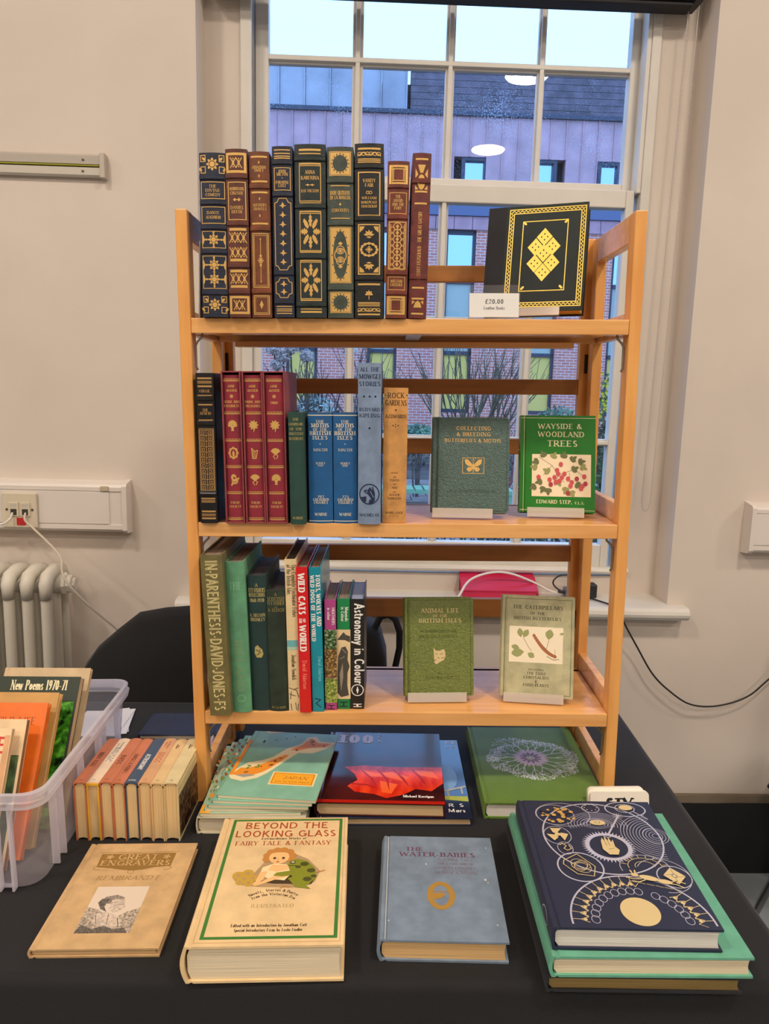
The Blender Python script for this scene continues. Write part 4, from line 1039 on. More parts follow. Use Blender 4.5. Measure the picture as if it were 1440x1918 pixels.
# price card
t = empty('price_sign', 'small clear acrylic sign holding a white price card for leather books', 'sign', T(.128, .006, Z3+.0019) @ Matrix.Rotation(rad(-4), 4, 'X'))
MB().box(-.039, .001, 0, .039, .0022, .049).box(-.039, -.0022, 0, .039, -.001, .049).box(-.039, -.001, 0, .039, .022, .0015).build('holder', ACR, t)
MB().box(-.0375, -.0006, .0015, .0375, .0006, .037).build('price_card', mat('price_card_white', (250, 246, 238), .7), t)
p = Print(lambda u, v, h: (u, -.0006-h, v)); p.ink(mat('black_ink', (30, 28, 30), .6)); p.text('£20.00', 0, 21.5, 6.6, fit=28); p.ink(mat('grey_ink', (120, 112, 110), .6)); p.text('Leather Books', 0, 13, 4.4, fit=32); p.build('lettering', t)

# ------------------------------------------------------------------ middle shelf
MG = 'books on the middle shelf'
b = std('black leather book lettered Virgil The Aeneid with Greek key spine', -.3258, -.2988, -.006, Z2, .2325, .168, BLACK2, GILT, 0, (422, 680, 1425), 160, 1745, group=MG, bulge=.002)
p = b.spine(160, 1745); TANF = mat('tan_gold_foil', (196, 152, 92), .42, metal=.3); p.ink(TANF)
for y, h in ((215, 9), (297, 9), (392, 7), (487, 7), (648, 7), (1478, 7), (1617, 9), (1692, 9)): p.rect(-74, y-h, 74, y+h)
for y in (255, 1508, 1655):
    p.rect(-74, y-14, 74, y-10); p.rect(-74, y+10, 74, y+14)
    for i in range(9): p.dia(-66+16.5*i, y, 8, 9)
for y, s_ in ((360, 'VIRGIL'), (556, 'THE'), (590, 'AENEID')): p.text(s_, 0, y, 28, fit=20*len(s_))
p.frame(-76, 738, 76, 1390, 6)
rnd = random.Random(5)
for i in range(11):                                     # square fret
    y = 752+58*i
    for sx in (-1, 1):
        p.line([(sx*4, y), (sx*66, y), (sx*66, y+46), (sx*20, y+46), (sx*20, y+16), (sx*50, y+16), (sx*50, y+32), (sx*34, y+32)], 6)
    p.rect(-3, y, 3, y+58)
for y in (1418,):
    p.ink(SILVER); p.rect(-80, y-3, 84, y+3)
p.build('gold_lettering', b.root)

CRIM = cloth('crimson_cloth', (150, 34, 54), .6); SLIP = cloth('dusty_red_card', (156, 64, 70), .65)
def slipcased(label, slabel, x0, x1, motifs, lines):
    w = x1-x0; H = .2355; W = .152; wall = .0022; y = -.008
    t = empty('slipcase', slabel, 'slipcase', stand_m((x0+x1)/2, y, Z2+.0003, -.4, 0, w), 'dusty red slipcases')
    m = MB(); h = w/2
    m.box(-h, 0, 0, -h+wall, W, H); m.box(h-wall, 0, 0, h, W, H); m.box(-h+wall, 0, 0, h-wall, W, wall); m.box(-h+wall, 0, H-wall, h-wall, W, H); m.box(-h+wall, W-wall, wall, h-wall, W, H-wall)
    m.build('case', SLIP, t, bevel=.0006)
    bt_ = w-2*wall-.0024; b = Book('book', label, .142, H-2*wall-.004, bt_, CRIM, CREAMP, .0022, group='crimson novels in slipcases')
    b.M(stand_m((x0+x1)/2, y+.0048, Z2+.0003+wall+.0004, -.4, 0, bt_))
    p = b.spine(155, 1735); p.ink(GOLD)
    for yy in (208, 555, 846, 1132, 1417, 1704): p.braid(-84, 84, yy, 26)
    for yy, s_ in [(285, 'JANE'), (330, 'AUSTEN')]+lines+[(1538, 'FOLIO'), (1582, 'SOCIETY')]: p.text(s_, 0, yy, 25, fit=19*len(s_), wt=1.25)
    p.rosette(0, 380, 22, 8)
    for yy, mo in zip((690, 985, 1270), motifs):
        if mo == 'vase':
            for a in range(-20, 201, 22): p.petal(0, yy-8, -a, 54, 22)
            p.poly([(-26, yy), (26, yy), (10, yy+40), (18, yy+58), (-18, yy+58), (-10, yy+40)])
        elif mo == 'posy':
            for a in range(0, 360, 40): p.petal(0, yy-6, a, 56, 24)
            p.line([(0, yy), (4, yy+64)], 8); p.rosette(0, yy-6, 30)
        elif mo == 'oval':
            p.arc(0, yy, 40, 52, w=18, n=18); p.poly([(-8, yy+40), (-14, yy), (0, yy-30), (14, yy), (10, yy+40)])
            for a in range(0, 360, 45): p.disc(44*cos(rad(a)), yy+56*sin(rad(a)), 13, 13, 7)
        elif mo == 'harp':
            p.line([(-28, yy-52), (-18, yy+58), (18, yy+58), (36, yy-30), (4, yy-18), (-28, yy-52)], 9)
            for i in range(4): p.line([(-16+10*i, yy-26+3*i), (-12+8*i, yy+50)], 4)
        elif mo == 'fan':
            p.poly([(-54, yy-22), (-30, yy-48), (0, yy-56), (30, yy-48), (54, yy-22), (8, yy+16), (-8, yy+16)])
            p.line([(0, yy+10), (-24, yy+34), (-8, yy+60)], 9); p.line([(0, yy+10), (26, yy+30), (10, yy+60)], 9)
        elif mo == 'bird':
            p.disc(-6, yy-20, 30, 36, 12); p.disc(6, yy+22, 36, 32, 12); p.petal(10, yy+20, -40, 60, 24); p.petal(-10, yy+30, 120, 50, 22)
            p.ink(CRIM); p.disc(0, yy-14, 12, 14, 8); p.line([(-20, yy+24), (24, yy+34)], 6); p.ink(GOLD)
    p.build('gold_lettering', b.root)
slipcased('crimson novel lettered Sense and Sensibility in its slipcase', 'dusty red slipcase around Sense and Sensibility beside the black Virgil', -.2856, -.2556, ('vase', 'oval', 'bird'), [(450, 'SENSE AND'), (494, 'SENSIBILITY')])
slipcased('crimson novel lettered Pride and Prejudice in its slipcase', 'dusty red slipcase around Pride and Prejudice between its twins', -.2538, -.2226, ('posy', 'harp', 'fan'), [(450, 'PRIDE AND'), (494, 'PREJUDICE')])
slipcased('crimson novel lettered Emma in its slipcase', 'dusty red slipcase around Emma beside the short green book', -.2219, -.1885, ('posy', 'fan', 'vase'), [(458, 'EMMA')])

DG2 = cloth('forest_cloth', (34, 74, 64)); DULLG = mat('dull_gilt', (168, 154, 96), .5, metal=.2)
b = std('short dark green cloth book lettered Caterpillars of the British Butterflies', -.1831, -.1593, -.012, Z2, .1735, .12, DG2, OLDP, -.6, (), 585, 1762, group=MG)
p = b.spine(585, 1762); p.ink(DULLG)
for y, s_ in ((668, 'THE'), (718, 'CATERPILLARS'), (768, 'OF THE'), (816, 'BRITISH'), (868, 'BUTTERFLIES'), (1705, 'WARNE')): p.text(s_, 0, y, 27, fit=min(146, 22*len(s_)), wt=1.15)
p.build('gold_lettering', b.root)
BLU = cloth('royal_blue_cloth', (14, 92, 152), .6, .1); WGOLD = mat('white_gold_foil', (222, 216, 196), .45, metal=.15)
for x0, x1, lab, num, cnt in ((-.1553, -.1179, 'blue cloth book lettered The Moths of the British Isles Series Two', 'TWO', '702'), (-.1164, -.0795, 'blue cloth book lettered The Moths of the British Isles Series One', 'ONE', '725')):
    b = std(lab, x0, x1, .002, Z2, .1732, .12, BLU, OLDP, -.2, (), 605, 1748, group='blue moth volumes', bulge=.0025)
    p = b.spine(605, 1748); p.ink(WGOLD); p.rect(-126, 627, 126, 637); p.rect(-126, 1722, 126, 1730)
    for y, s_, h, f in ((712, 'THE', 30, 90), (754, 'MOTHS', 38, 184), (790, 'OF THE', 28, 150), (833, 'BRITISH', 38, 216), (878, 'ISLES', 34, 158), (998, 'SOUTH', 27, 146), (1132, 'SERIES', 20, 100), (1156, num, 19, 62), (1484, cnt, 27, 72), (1514, 'COLOURED', 26, 166), (1544, 'FIGURES', 26, 144), (1670, 'WARNE', 30, 130)): p.text(s_, 0, y, h, fit=f, wt=1.3 if h > 30 else 1.1)
    p.dia(0, 925, 7); p.build('silver_lettering', b.root)
GB = cloth('grey_blue_cloth', (132, 154, 186), .75); DB = mat('dark_blue_ink', (20, 36, 72), .6)
b = std('tall grey-blue cloth book lettered All the Mowgli Stories', -.0782, -.0425, -.006, Z2, .2486, .165, GB, OLDP, .1, (), 105, 1765, group=MG, bulge=.002)
p = b.spine(105, 1765); p.ink(DB)
for y, s_, h, f in ((190, 'ALL THE', 40, 196), (264, 'MOWGLI', 46, 218), (336, 'STORIES', 44, 218), (590, 'RUDYARD', 34, 212), (652, 'KIPLING', 36, 212), (1682, 'MACMILLAN', 30, 206)): p.text(s_, 0, y, h, fit=f)
for x in (-58, 0, 58): p.dia(x, 442, 13)
p.dia(0, 764, 14)
p.arc(0, 1448, 100, 104, w=12, n=36)
p.poly([(-62, 1430), (-50, 1402), (-14, 1398), (6, 1372), (20, 1392), (34, 1362), (46, 1400), (58, 1440), (56, 1520), (34, 1540), (8, 1480), (-20, 1446)])
p.poly([(-92, 1480), (-30, 1470), (-34, 1530), (-60, 1528)]); p.poly([(4, 1500), (-10, 1546), (30, 1548), (40, 1520)])
p.ink(GB); p.disc(-24, 1412, 6); p.line([(-56, 1430), (-20, 1426)], 5); p.line([(10, 1420), (44, 1480)], 7); p.line([(20, 1400), (30, 1390)], 6); p.build('blue_lettering', b.root)
OR_ = cloth('faded_orange_cloth', (226, 164, 92), .8, .16); OI = mat('brown_ink', (84, 62, 40), .6)
b = std('faded orange cloth book lettered Rock Gardens', -.0402, -.0030, .006, Z2, .2115, .14, OR_, OLDP, .6, (), 365, 1742, group=MG)
p = b.spine(365, 1742); p.ink(OI)
for y, s_, h, f in ((468, 'ROCK', 54, 170), (542, 'GARDENS', 54, 216), (668, 'A.EDWARDS', 36, 214), (1230, 'WALL', 18, 74), (1308, 'PAVED', 22, 96), (1384, 'AND', 20, 58), (1460, 'WATER', 22, 104), (1496, 'GARDENS', 22, 140), (1646, 'WARD, LOCK', 24, 176), (1674, '& CO. LTD.', 12, 100)): p.text(s_, 0, y, h, fit=f)
for x, y, r in ((-108, 440, 8), (108, 440, 8), (0, 588, 12), (-26, 742, 9), (26, 742, 9), (0, 732, 7), (0, 754, 8)): p.dia(x, y, r)
for y in (1265, 1340, 1418): p.rect(-14, y-3, 14, y+3)
p.build('brown_lettering', b.root)

# ------------------------------------------------------------------ bottom shelf
LGp = 'books on the bottom shelf'
OLV = cloth('olive_cloth', (116, 108, 62), .65); CREAMI = mat('cream_foil', (240, 224, 160), .5)
b = std('tall olive book lettered In Parenthesis David Jones, beside the post on the bottom shelf', -.3180, -.2835, -.018, Z1, .2668, .19, OLV, SHADEPG, -1.75, (), 180, 1447, group=LGp, bulge=.001)
p = b.spine(180, 1447)
p.ink(CREAMI); p.text('IN·PARENTHESIS·DAVID·JONES·FS', -47, 812, 92, fit=1185, rot=-90, st='sans', wt=.95)
p.ink(OLV); p.text('IN·PARENTHESIS·DAVID·JONES·FS', -47, 812, 92, fit=1185, rot=-90, st='sans', wt=.3)
p.build('cream_lettering', b.root)
SG = cloth('jade_cloth', (100, 164, 124), .7); FAD = mat('faded_brown_ink', (132, 148, 104), .7)
b = std('jade green cloth book with faded spine lettering beside the olive one', -.2838, -.2530, -.002, Z1, .2530, .165, SG, SHADEPG, -1.6, (), 215, 1405, group=LGp)
p = b.spine(215, 1405); p.ink(FAD); p.text('IRELAND', -32, 1030, 62, fit=420, rot=-90, wt=.7); p.ink(mat('pale_jade_ink', (130, 186, 148), .7)); p.text('THE', 0, 430, 60, fit=100, wt=.7); p.arc(0, 1290, 30, 26, w=5); p.build('faded_lettering', b.root)
DT = cloth('deep_teal_cloth', (24, 58, 58), .6); GPALE = mat('worn_gilt', (190, 176, 110), .45, metal=.25)
b = std("deep teal book lettered A Fly Fisher's Reflections with a gilt leaping fish", -.2540, -.2238, .006, Z1, .2290, .15, DT, mat('shaded_top_pages', (70, 62, 62), .8), -.9, (), 325, 1385, group=LGp)  # page block darkened to carry the shade over the bottom shelf
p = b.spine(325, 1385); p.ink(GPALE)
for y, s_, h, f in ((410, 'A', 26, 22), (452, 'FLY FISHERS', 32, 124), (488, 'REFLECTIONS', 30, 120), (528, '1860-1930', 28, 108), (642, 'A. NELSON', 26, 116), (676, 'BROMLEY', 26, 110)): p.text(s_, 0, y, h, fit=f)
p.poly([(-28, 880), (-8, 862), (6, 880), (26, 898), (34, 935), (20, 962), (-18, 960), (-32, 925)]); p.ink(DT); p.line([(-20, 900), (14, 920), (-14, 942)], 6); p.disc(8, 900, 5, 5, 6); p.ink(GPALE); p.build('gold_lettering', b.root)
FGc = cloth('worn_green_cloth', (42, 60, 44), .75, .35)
b = std('shorter worn dark green book lettered A Scottish Fly-Fisher', -.2237, -.1938, .004, Z1, .2055, .14, FGc, mat('shaded_top_pages', (70, 62, 62)), -.8, (), 438, 1393, group=LGp)
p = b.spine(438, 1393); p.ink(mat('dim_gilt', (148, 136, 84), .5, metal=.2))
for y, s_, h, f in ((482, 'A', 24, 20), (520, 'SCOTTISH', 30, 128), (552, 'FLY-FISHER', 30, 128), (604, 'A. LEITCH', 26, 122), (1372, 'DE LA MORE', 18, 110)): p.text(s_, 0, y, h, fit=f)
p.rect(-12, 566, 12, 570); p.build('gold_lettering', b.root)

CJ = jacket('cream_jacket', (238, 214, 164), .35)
b = std('slim cream jacketed book lettered The Complete Freshwater Fishes of the British Isles', -.1924, -.1742, .002, Z1, .2570, .175, CJ, mat('shaded_top_pages', (70, 62, 62)), -.8, (), 195, 1400, group=LGp, bulge=.001, bt=.0015)
p = b.spine(195, 1400); p.ink(mat('sky_band', (110, 180, 186), .5)); p.rect(-43, 828, 43, 880); p.ink(mat('sky_band_pale', (176, 204, 180), .5)); p.rect(-43, 880, 43, 905)
p.ink(OI); p.text('The Complete Freshwater Fishes', 6, 440, 34, fit=410, rot=-90, wt=.8); p.text('of the British Isles', -30, 352, 34, fit=230, rot=-90, wt=.8); p.text('Jonathan Newdick', -12, 1045, 34, fit=200, rot=-90, wt=.8)
for q in ([(-36, 1210), (20, 1230), (36, 1290)], [(-20, 1240), (-30, 1300)], [(0, 1222), (30, 1210)], [(-36, 1260), (10, 1275)], [(-26, 1340), (-20, 1390)], [(10, 1330), (16, 1390)], [(30, 1340), (26, 1392)]): p.line(q, 5)
p.build('brown_lettering', b.root)
RJ = jacket('red_jacket', (222, 20, 24), .25); WHT = mat('white_ink', (244, 240, 232), .5)
b = std('bright red jacketed book lettered Wild Cats of the World', -.1731, -.1548, -.003, Z1, .2450, .175, RJ, SHADEPG, -1.0, (), 262, 1417, group=LGp, bulge=.0008, bt=.0018)
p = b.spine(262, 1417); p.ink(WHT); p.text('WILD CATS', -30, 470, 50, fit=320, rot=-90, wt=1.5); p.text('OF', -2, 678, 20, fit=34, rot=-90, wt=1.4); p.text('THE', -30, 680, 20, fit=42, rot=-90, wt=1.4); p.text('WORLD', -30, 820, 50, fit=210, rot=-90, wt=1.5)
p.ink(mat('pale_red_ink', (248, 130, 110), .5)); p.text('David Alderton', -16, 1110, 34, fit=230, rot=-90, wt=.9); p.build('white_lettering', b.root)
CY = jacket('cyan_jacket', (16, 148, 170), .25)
b = std('cyan jacketed book lettered Foxes, Wolves and Wild Dogs of the World', -.1533, -.1345, .001, Z1, .2440, .175, CY, SHADEPG, -1.0, (), 258, 1408, group=LGp, bulge=.0008, bt=.0018)
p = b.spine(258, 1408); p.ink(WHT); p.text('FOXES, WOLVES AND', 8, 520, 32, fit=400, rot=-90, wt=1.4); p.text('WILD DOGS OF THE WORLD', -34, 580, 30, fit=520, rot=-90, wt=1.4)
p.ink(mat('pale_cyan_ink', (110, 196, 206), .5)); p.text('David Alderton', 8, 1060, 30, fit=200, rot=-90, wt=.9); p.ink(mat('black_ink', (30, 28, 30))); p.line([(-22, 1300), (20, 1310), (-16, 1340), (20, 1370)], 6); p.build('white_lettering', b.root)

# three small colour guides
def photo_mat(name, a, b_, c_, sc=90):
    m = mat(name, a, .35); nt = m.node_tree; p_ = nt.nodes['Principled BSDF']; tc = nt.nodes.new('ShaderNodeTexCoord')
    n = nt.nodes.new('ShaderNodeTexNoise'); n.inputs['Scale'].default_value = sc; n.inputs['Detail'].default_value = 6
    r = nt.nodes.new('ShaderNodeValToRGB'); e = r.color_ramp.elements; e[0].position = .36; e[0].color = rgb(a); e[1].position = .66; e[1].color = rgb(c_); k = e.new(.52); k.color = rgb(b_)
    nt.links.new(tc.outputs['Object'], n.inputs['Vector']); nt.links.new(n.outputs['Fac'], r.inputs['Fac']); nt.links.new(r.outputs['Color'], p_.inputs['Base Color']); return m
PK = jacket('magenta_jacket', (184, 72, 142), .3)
b = std('small magenta book lettered Heathers in Colour with heather photograph', -.1323, -.1140, .008, Z1, .1888, .125, PK, SHADEPG, -.3, (), 520, 1392, group=LGp, bulge=.0008, bt=.0015)
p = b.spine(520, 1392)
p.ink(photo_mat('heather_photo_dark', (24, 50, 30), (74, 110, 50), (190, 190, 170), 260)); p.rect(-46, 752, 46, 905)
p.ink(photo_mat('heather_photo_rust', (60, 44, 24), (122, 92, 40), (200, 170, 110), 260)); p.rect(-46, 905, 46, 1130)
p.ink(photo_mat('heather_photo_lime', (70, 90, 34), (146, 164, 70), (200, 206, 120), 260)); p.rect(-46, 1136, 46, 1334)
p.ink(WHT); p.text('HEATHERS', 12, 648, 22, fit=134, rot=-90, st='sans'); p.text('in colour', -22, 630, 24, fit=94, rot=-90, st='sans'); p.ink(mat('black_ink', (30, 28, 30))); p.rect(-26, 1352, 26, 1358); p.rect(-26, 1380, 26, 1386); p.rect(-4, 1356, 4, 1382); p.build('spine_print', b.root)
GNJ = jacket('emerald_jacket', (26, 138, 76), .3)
b = std('small emerald book lettered Mammals in Colour with grey mammal drawing', -.1132, -.0925, .012, Z1, .1895, .125, GNJ, SHADEPG, 0, (), 508, 1382, group=LGp, bulge=.0008, bt=.0015)
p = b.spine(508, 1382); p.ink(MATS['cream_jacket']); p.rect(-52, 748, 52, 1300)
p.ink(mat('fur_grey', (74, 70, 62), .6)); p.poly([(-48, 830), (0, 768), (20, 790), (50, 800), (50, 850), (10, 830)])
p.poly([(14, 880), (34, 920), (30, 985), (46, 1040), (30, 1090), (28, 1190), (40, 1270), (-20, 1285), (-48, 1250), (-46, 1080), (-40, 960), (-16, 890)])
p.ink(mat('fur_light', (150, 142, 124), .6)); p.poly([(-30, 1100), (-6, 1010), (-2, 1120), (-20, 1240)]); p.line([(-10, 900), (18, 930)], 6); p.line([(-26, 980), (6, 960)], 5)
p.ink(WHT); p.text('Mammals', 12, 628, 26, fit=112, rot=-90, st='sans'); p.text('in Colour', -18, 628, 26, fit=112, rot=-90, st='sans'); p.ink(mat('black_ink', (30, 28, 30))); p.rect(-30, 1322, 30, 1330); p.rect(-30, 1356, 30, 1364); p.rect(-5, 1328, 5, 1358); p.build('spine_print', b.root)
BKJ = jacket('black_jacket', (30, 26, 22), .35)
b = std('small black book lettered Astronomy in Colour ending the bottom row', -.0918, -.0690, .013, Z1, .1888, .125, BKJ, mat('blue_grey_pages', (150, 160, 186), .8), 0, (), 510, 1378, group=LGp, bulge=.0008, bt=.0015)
p = b.spine(510, 1378); p.ink(WHT); p.text('Astronomy in Colour', -22, 860, 76, fit=630, rot=-90, st='sans', wt=1.05); p.arc(2, 1226, 44, 44, w=7); p.disc(2, 1226, 9, 16); p.rect(-2, 1200, 6, 1252); p.rect(-30, 1336, 34, 1342); p.rect(-30, 1356, 34, 1362); p.rect(-6, 1340, 8, 1358); p.build('white_lettering', b.root)

# ------------------------------------------------------------------ books lying on the cloth
def lying(label, fl, z0, T_, ang, W, H, cover, page, group=None, name='book', cat='book', **kw):
    b = Book(name, label, W, H, T_, cover, page, kw.pop('bulge', .002), group=group, cat=cat, **kw); return b.M(lie_m(fl, z0+.0003, T_, ang))
INK = mat('black_ink', (30, 28, 30))
TANC = cloth('tan_board', (214, 176, 124), .7, .1); RB = mat('ochre_print', (148, 112, 52), .6)
b = lying('thin tan book lettered Great Engravers Rembrandt with a portrait, by the plastic box', (-.4655, -.357), 0, .012, 1.8, .158, .217, TANC, OLDP)
p = b.front(); p.ink(RB); p.poly([(24, 191), (132, 193), (131, 162), (110, 160), (92, 154), (78, 152), (64, 154), (46, 158), (26, 161)]); p.line([(20, 194), (136, 196)], .8)
p.arc(30, 158, 7, 4, 90, 300, .8); p.arc(126, 158, 7, 4, -120, 90, .8); p.arc(78, 150, 4, 5, w=.8)
p.ink(TANC); p.text('GREAT', 79, 177.5, 12.5, fit=58); p.text('ENGRAVERS', 79, 164, 11.5, fit=100)
for x in (38, 120): p.rosette(x, 184, 6, 5)
p.ink(mat('ochre_print_pale', (166, 132, 80), .6)); p.text('REMBRANDT', 78, 131.5, 9, fit=88, slant=.18)
p.build('cover_lettering', b.root)
ETCH = photo_mat('etched_ground', (122, 112, 100), (176, 160, 140), (214, 196, 176), 300)
p = b.front(); p.ink(mat('etching_paper', (220, 202, 182), .7)); p.rect(44, 27, 114, 117); p.ink(ETCH); p.poly([(44, 27), (114, 27), (114, 74), (98, 66), (80, 50), (62, 70), (44, 76)])
E1 = mat('etching_dark', (128, 118, 106), .7, var=(420, .5)); E2 = mat('etching_mid', (172, 158, 142), .7, var=(420, .4)); E3 = mat('etching_light', (226, 206, 186), .7, var=(260, .2))
p.ink(E2); p.poly([(56, 86), (62, 96), (76, 100), (88, 94), (84, 84), (70, 82)]); p.ink(E1); p.poly([(55, 84), (58, 92), (68, 92), (66, 76), (72, 66), (62, 72)])
p.ink(E3); p.poly([(72, 90), (88, 92), (92, 80), (90, 70), (82, 64), (74, 70)]); p.ink(E1); p.line([(84, 80), (89, 80)], .8); p.line([(86, 71), (90, 71)], .7); p.line([(90, 80), (93, 75), (90, 74)], .6)
p.ink(E3); p.poly([(58, 62), (72, 66), (92, 56), (98, 40), (80, 36), (60, 44)]); p.ink(E1); p.poly([(44, 27), (110, 27), (104, 36), (90, 34), (78, 40), (64, 34), (48, 42)])
p.line([(60, 60), (66, 44)], .8); p.line([(76, 62), (80, 42)], .8); p.line([(90, 54), (96, 38)], 1.2)
p.build('portrait_print', b.root)

BEI = jacket('cream_buff_jacket', (238, 206, 154), .4)
b = lying('thick cream jacketed book lettered Beyond the Looking Glass with child and frog', (-.2640, -.394), 0, .048, 2.1, .185, .266, BEI, CREAMP, bt=.003, bulge=.006)
p = b.front(); FRG = mat('frame_green', (64, 122, 50), .5); REDI = mat('brick_red_ink', (172, 70, 34), .5); p.ink(FRG); p.frame(17, 13.5, 175, 260, 4.4)
p.ink(mat('thin_tan_line', (196, 150, 90), .5)); p.frame(9, 6, 180.5, 264.5, .5)
p.ink(REDI); p.text('BEYOND THE', 95, 238, 15.5, fit=122, st='sans', wt=.85); p.text('LOOKING GLASS', 95.5, 217.2, 15.5, fit=146, st='sans', wt=.85); p.text('FAIRY TALE & FANTASY', 94, 197, 9.6, fit=136, wt=.8)
p.ink(OI); p.text('Extraordinary Works of', 94, 210.5, 5, fit=64); p.text('Edited with an Introduction by Jonathan Cott', 94, 31.6, 5.4, fit=92); p.text('Special Introductory Essay by Leslie Fiedler', 94, 23.6, 5, fit=82)
for s_, r, y0 in (('Novels, Stories & Poetry', 46, 52), ('from the Victorian Era', 40, 52)):
    n = len(s_)
    for i, c_ in enumerate(s_):
        a = 128-76*i/(n-1); p.text(c_, 93.5+r*1.02*cos(rad(a)), y0+(r if r > 42 else r-2)*sin(rad(a))*.98, 5, rot=a-90)
p.ink(mat('pale_olive_ink', (158, 140, 88), .6)); p.text('ILLUSTRATED', 94, 66, 6.2, fit=54, wt=.6)
p.build('cover_lettering', b.root)
p = b.front()
SH = mat('vignette_brown', (176, 146, 104), .7); SK = mat('painted_skin', (238, 190, 128), .6); HR = mat('painted_hair', (196, 132, 62), .6); FRO = mat('painted_frog', (132, 138, 36), .55); FRD = mat('painted_frog_dark', (76, 78, 26), .55); DRK = mat('painted_dark', (72, 54, 32), .6); FLW = mat('painted_ochre', (196, 158, 62), .6); DRS = mat('painted_shift', (246, 218, 168), .6)
p.ink(SH); p.poly([(34, 126), (60, 130), (84, 182), (104, 182), (132, 164), (150, 138), (144, 114), (120, 104), (70, 106), (44, 112)])
p.ink(DRK); p.poly([(60, 118), (90, 112), (140, 110), (146, 128), (130, 150), (96, 120)])
for cx, cy, r in ((42, 130, 8), (54, 134, 8), (50, 122, 9), (62, 124, 7), (58, 114, 7), (46, 116, 6)): p.ink(FLW); p.disc(cx, cy, r); p.ink(SH); p.disc(cx, cy, r*.35)
p.ink(DRS); p.poly([(72, 146), (86, 154), (104, 152), (112, 132), (104, 118), (82, 122), (70, 132)])
p.ink(SK); p.poly([(70, 136), (80, 138), (76, 120), (70, 112), (62, 108), (66, 116)]); p.poly([(108, 126), (92, 120), (74, 110), (64, 106), (68, 112), (88, 126), (104, 134)]); p.poly([(84, 152), (80, 140), (92, 136), (110, 142), (108, 150)])
p.ink(HR)
for cx, cy in ((76, 172), (80, 180), (88, 184), (97, 184), (105, 180), (109, 172), (108, 164), (76, 164)): p.disc(cx, cy, 6.5)
p.ink(SK); p.disc(92, 168, 14, 15); p.ink(DRK)
for x in (86, 98): p.disc(x, 166, 2.2, 2.6, 8)
p.ink(REDI); p.disc(91, 157.5, 2.4, 1.2, 8); p.ink(HR); p.line([(91.5, 165), (90.5, 161.5)], .8); p.poly([(79, 176), (84, 184), (100, 184), (106, 176), (98, 179), (88, 179)])
p.ink(FRO); p.poly([(108, 160), (118, 164), (132, 158), (142, 144), (146, 124), (136, 108), (118, 112), (112, 130), (106, 150)]); p.poly([(112, 128), (100, 126), (88, 128), (92, 134), (110, 138)]); p.poly([(118, 126), (134, 106), (140, 100), (120, 104), (108, 122)])
p.ink(FRD)
for cx, cy, rx in ((128, 152, 6), (138, 138, 6), (134, 120, 6), (142, 126, 4), (120, 146, 4)): p.disc(cx, cy, rx, rx*.8, 9)
p.disc(112, 156, 4, 4, 8); p.ink(WHT); p.disc(112, 156.6, 2, 2, 8); p.ink(INK); p.disc(112, 156.6, 1, 1, 6); p.line([(106, 149), (118, 148)], 1)
p.ink(HR); p.line([(146, 134), (156, 138)], 1.4); p.line([(112, 104), (104, 106), (100, 102)], 1.2)
p.build('cover_picture', b.root)

DUS = cloth('dusty_blue_cloth', (126, 144, 164), .8, .12); PLUM = mat('plum_ink', (104, 64, 84), .6)
b = lying('dusty blue cloth book lettered The Water-Babies with gilt roundel', (-.0370, -.355), 0, .029, -1.1, .157, .216, DUS, pages('tan_pages', (232, 190, 130)), bt=.0026, bulge=.004)
p = b.front(); p.ink(PLUM); p.text('THE', 44, 180.5, 9, fit=26, wt=1.2); p.text('WATER-BABIES', 76.5, 167.4, 10, fit=108, wt=1.2)
p.ink(mat('faded_plum_ink', (120, 100, 112), .6))
for s_, y, x, f in (('A FAIRY TALE', 159, 102, 50), ('FOR A LAND-BABY BY', 149, 102, 50), ('CHARLES KINGSLEY', 140, 100, 58), ('ILLUSTRATED BY', 135, 100, 34), ('ARTHUR A. DIXON', 129, 100, 58)): p.text(s_, x, y, 5 if f > 40 else 3.2, fit=f)
p.ink(mat('bronze_print', (182, 140, 62), .5, metal=.2)); p.arc(78, 84, 14.6, 24, w=8, n=36); p.poly([(66, 88), (80, 90), (84, 86), (78, 78), (68, 76)]); p.line([(64, 92), (88, 92)], 1.4)
p.build('cover_print', b.root)
p = b.front(); p.ink(mat('worn_white', (200, 200, 192), .8)); p.rect(5.6, 1, 6.6, 214)
for x, y, r in ((140, 118, 1.8), (143, 112, 1), (60, 150, 1.2), (148, 190, 1), (146, 30, 1), (10, 34, 1)): p.disc(x, y, r, r*1.5, 6)
p.build('wear_marks', b.root)['kind'] = 'stuff'

DKB = cloth('old_black_cloth', (28, 30, 36), .6, .2); OLDG = pages('dull_gilt_edge', (150, 124, 68), 0, .75)
SKG = 'stack of three books at the table corner'
lying('worn black book with dull gilt edges at the bottom of the corner stack', (.157, -.400), 0, .0215, -.3, .226, .312, DKB, OLDG, group=SKG, bt=.003)
TEA = cloth('sea_green_cloth', (104, 176, 146), .7, .08)
lying('plain sea green cloth book in the middle of the corner stack', (.1615, -.4035), .0222, .0265, .2, .231, .298, TEA, CREAMP, group=SKG, bt=.003, bulge=.004)
MID = cloth('midnight_cloth', (30, 38, 66), .55, .08)
b = lying('midnight blue book with silver and gilt circles, topmost of the corner stack', (.1635, -.3935), .0494, .029, -.6, .195, .272, MID, WHITEP, group=SKG, bt=.003, bulge=.002)
p = b.front(); p.ink(SILVER); PG = PALEGOLD
p.arc(103, 181, 80, 83, w=2.2, n=60)                                  # great oval
for r in (8, 12, 16, 20): p.arc(103, 213, r*1.1, r*.62, w=.5, n=30)
for i in range(8): r = 10+4.2*i; p.arc(104, 210, r*1.05, r*.78, -20, 200, .7, 30)
p.arc(106, 158, 28, 28, w=5.5, n=40)
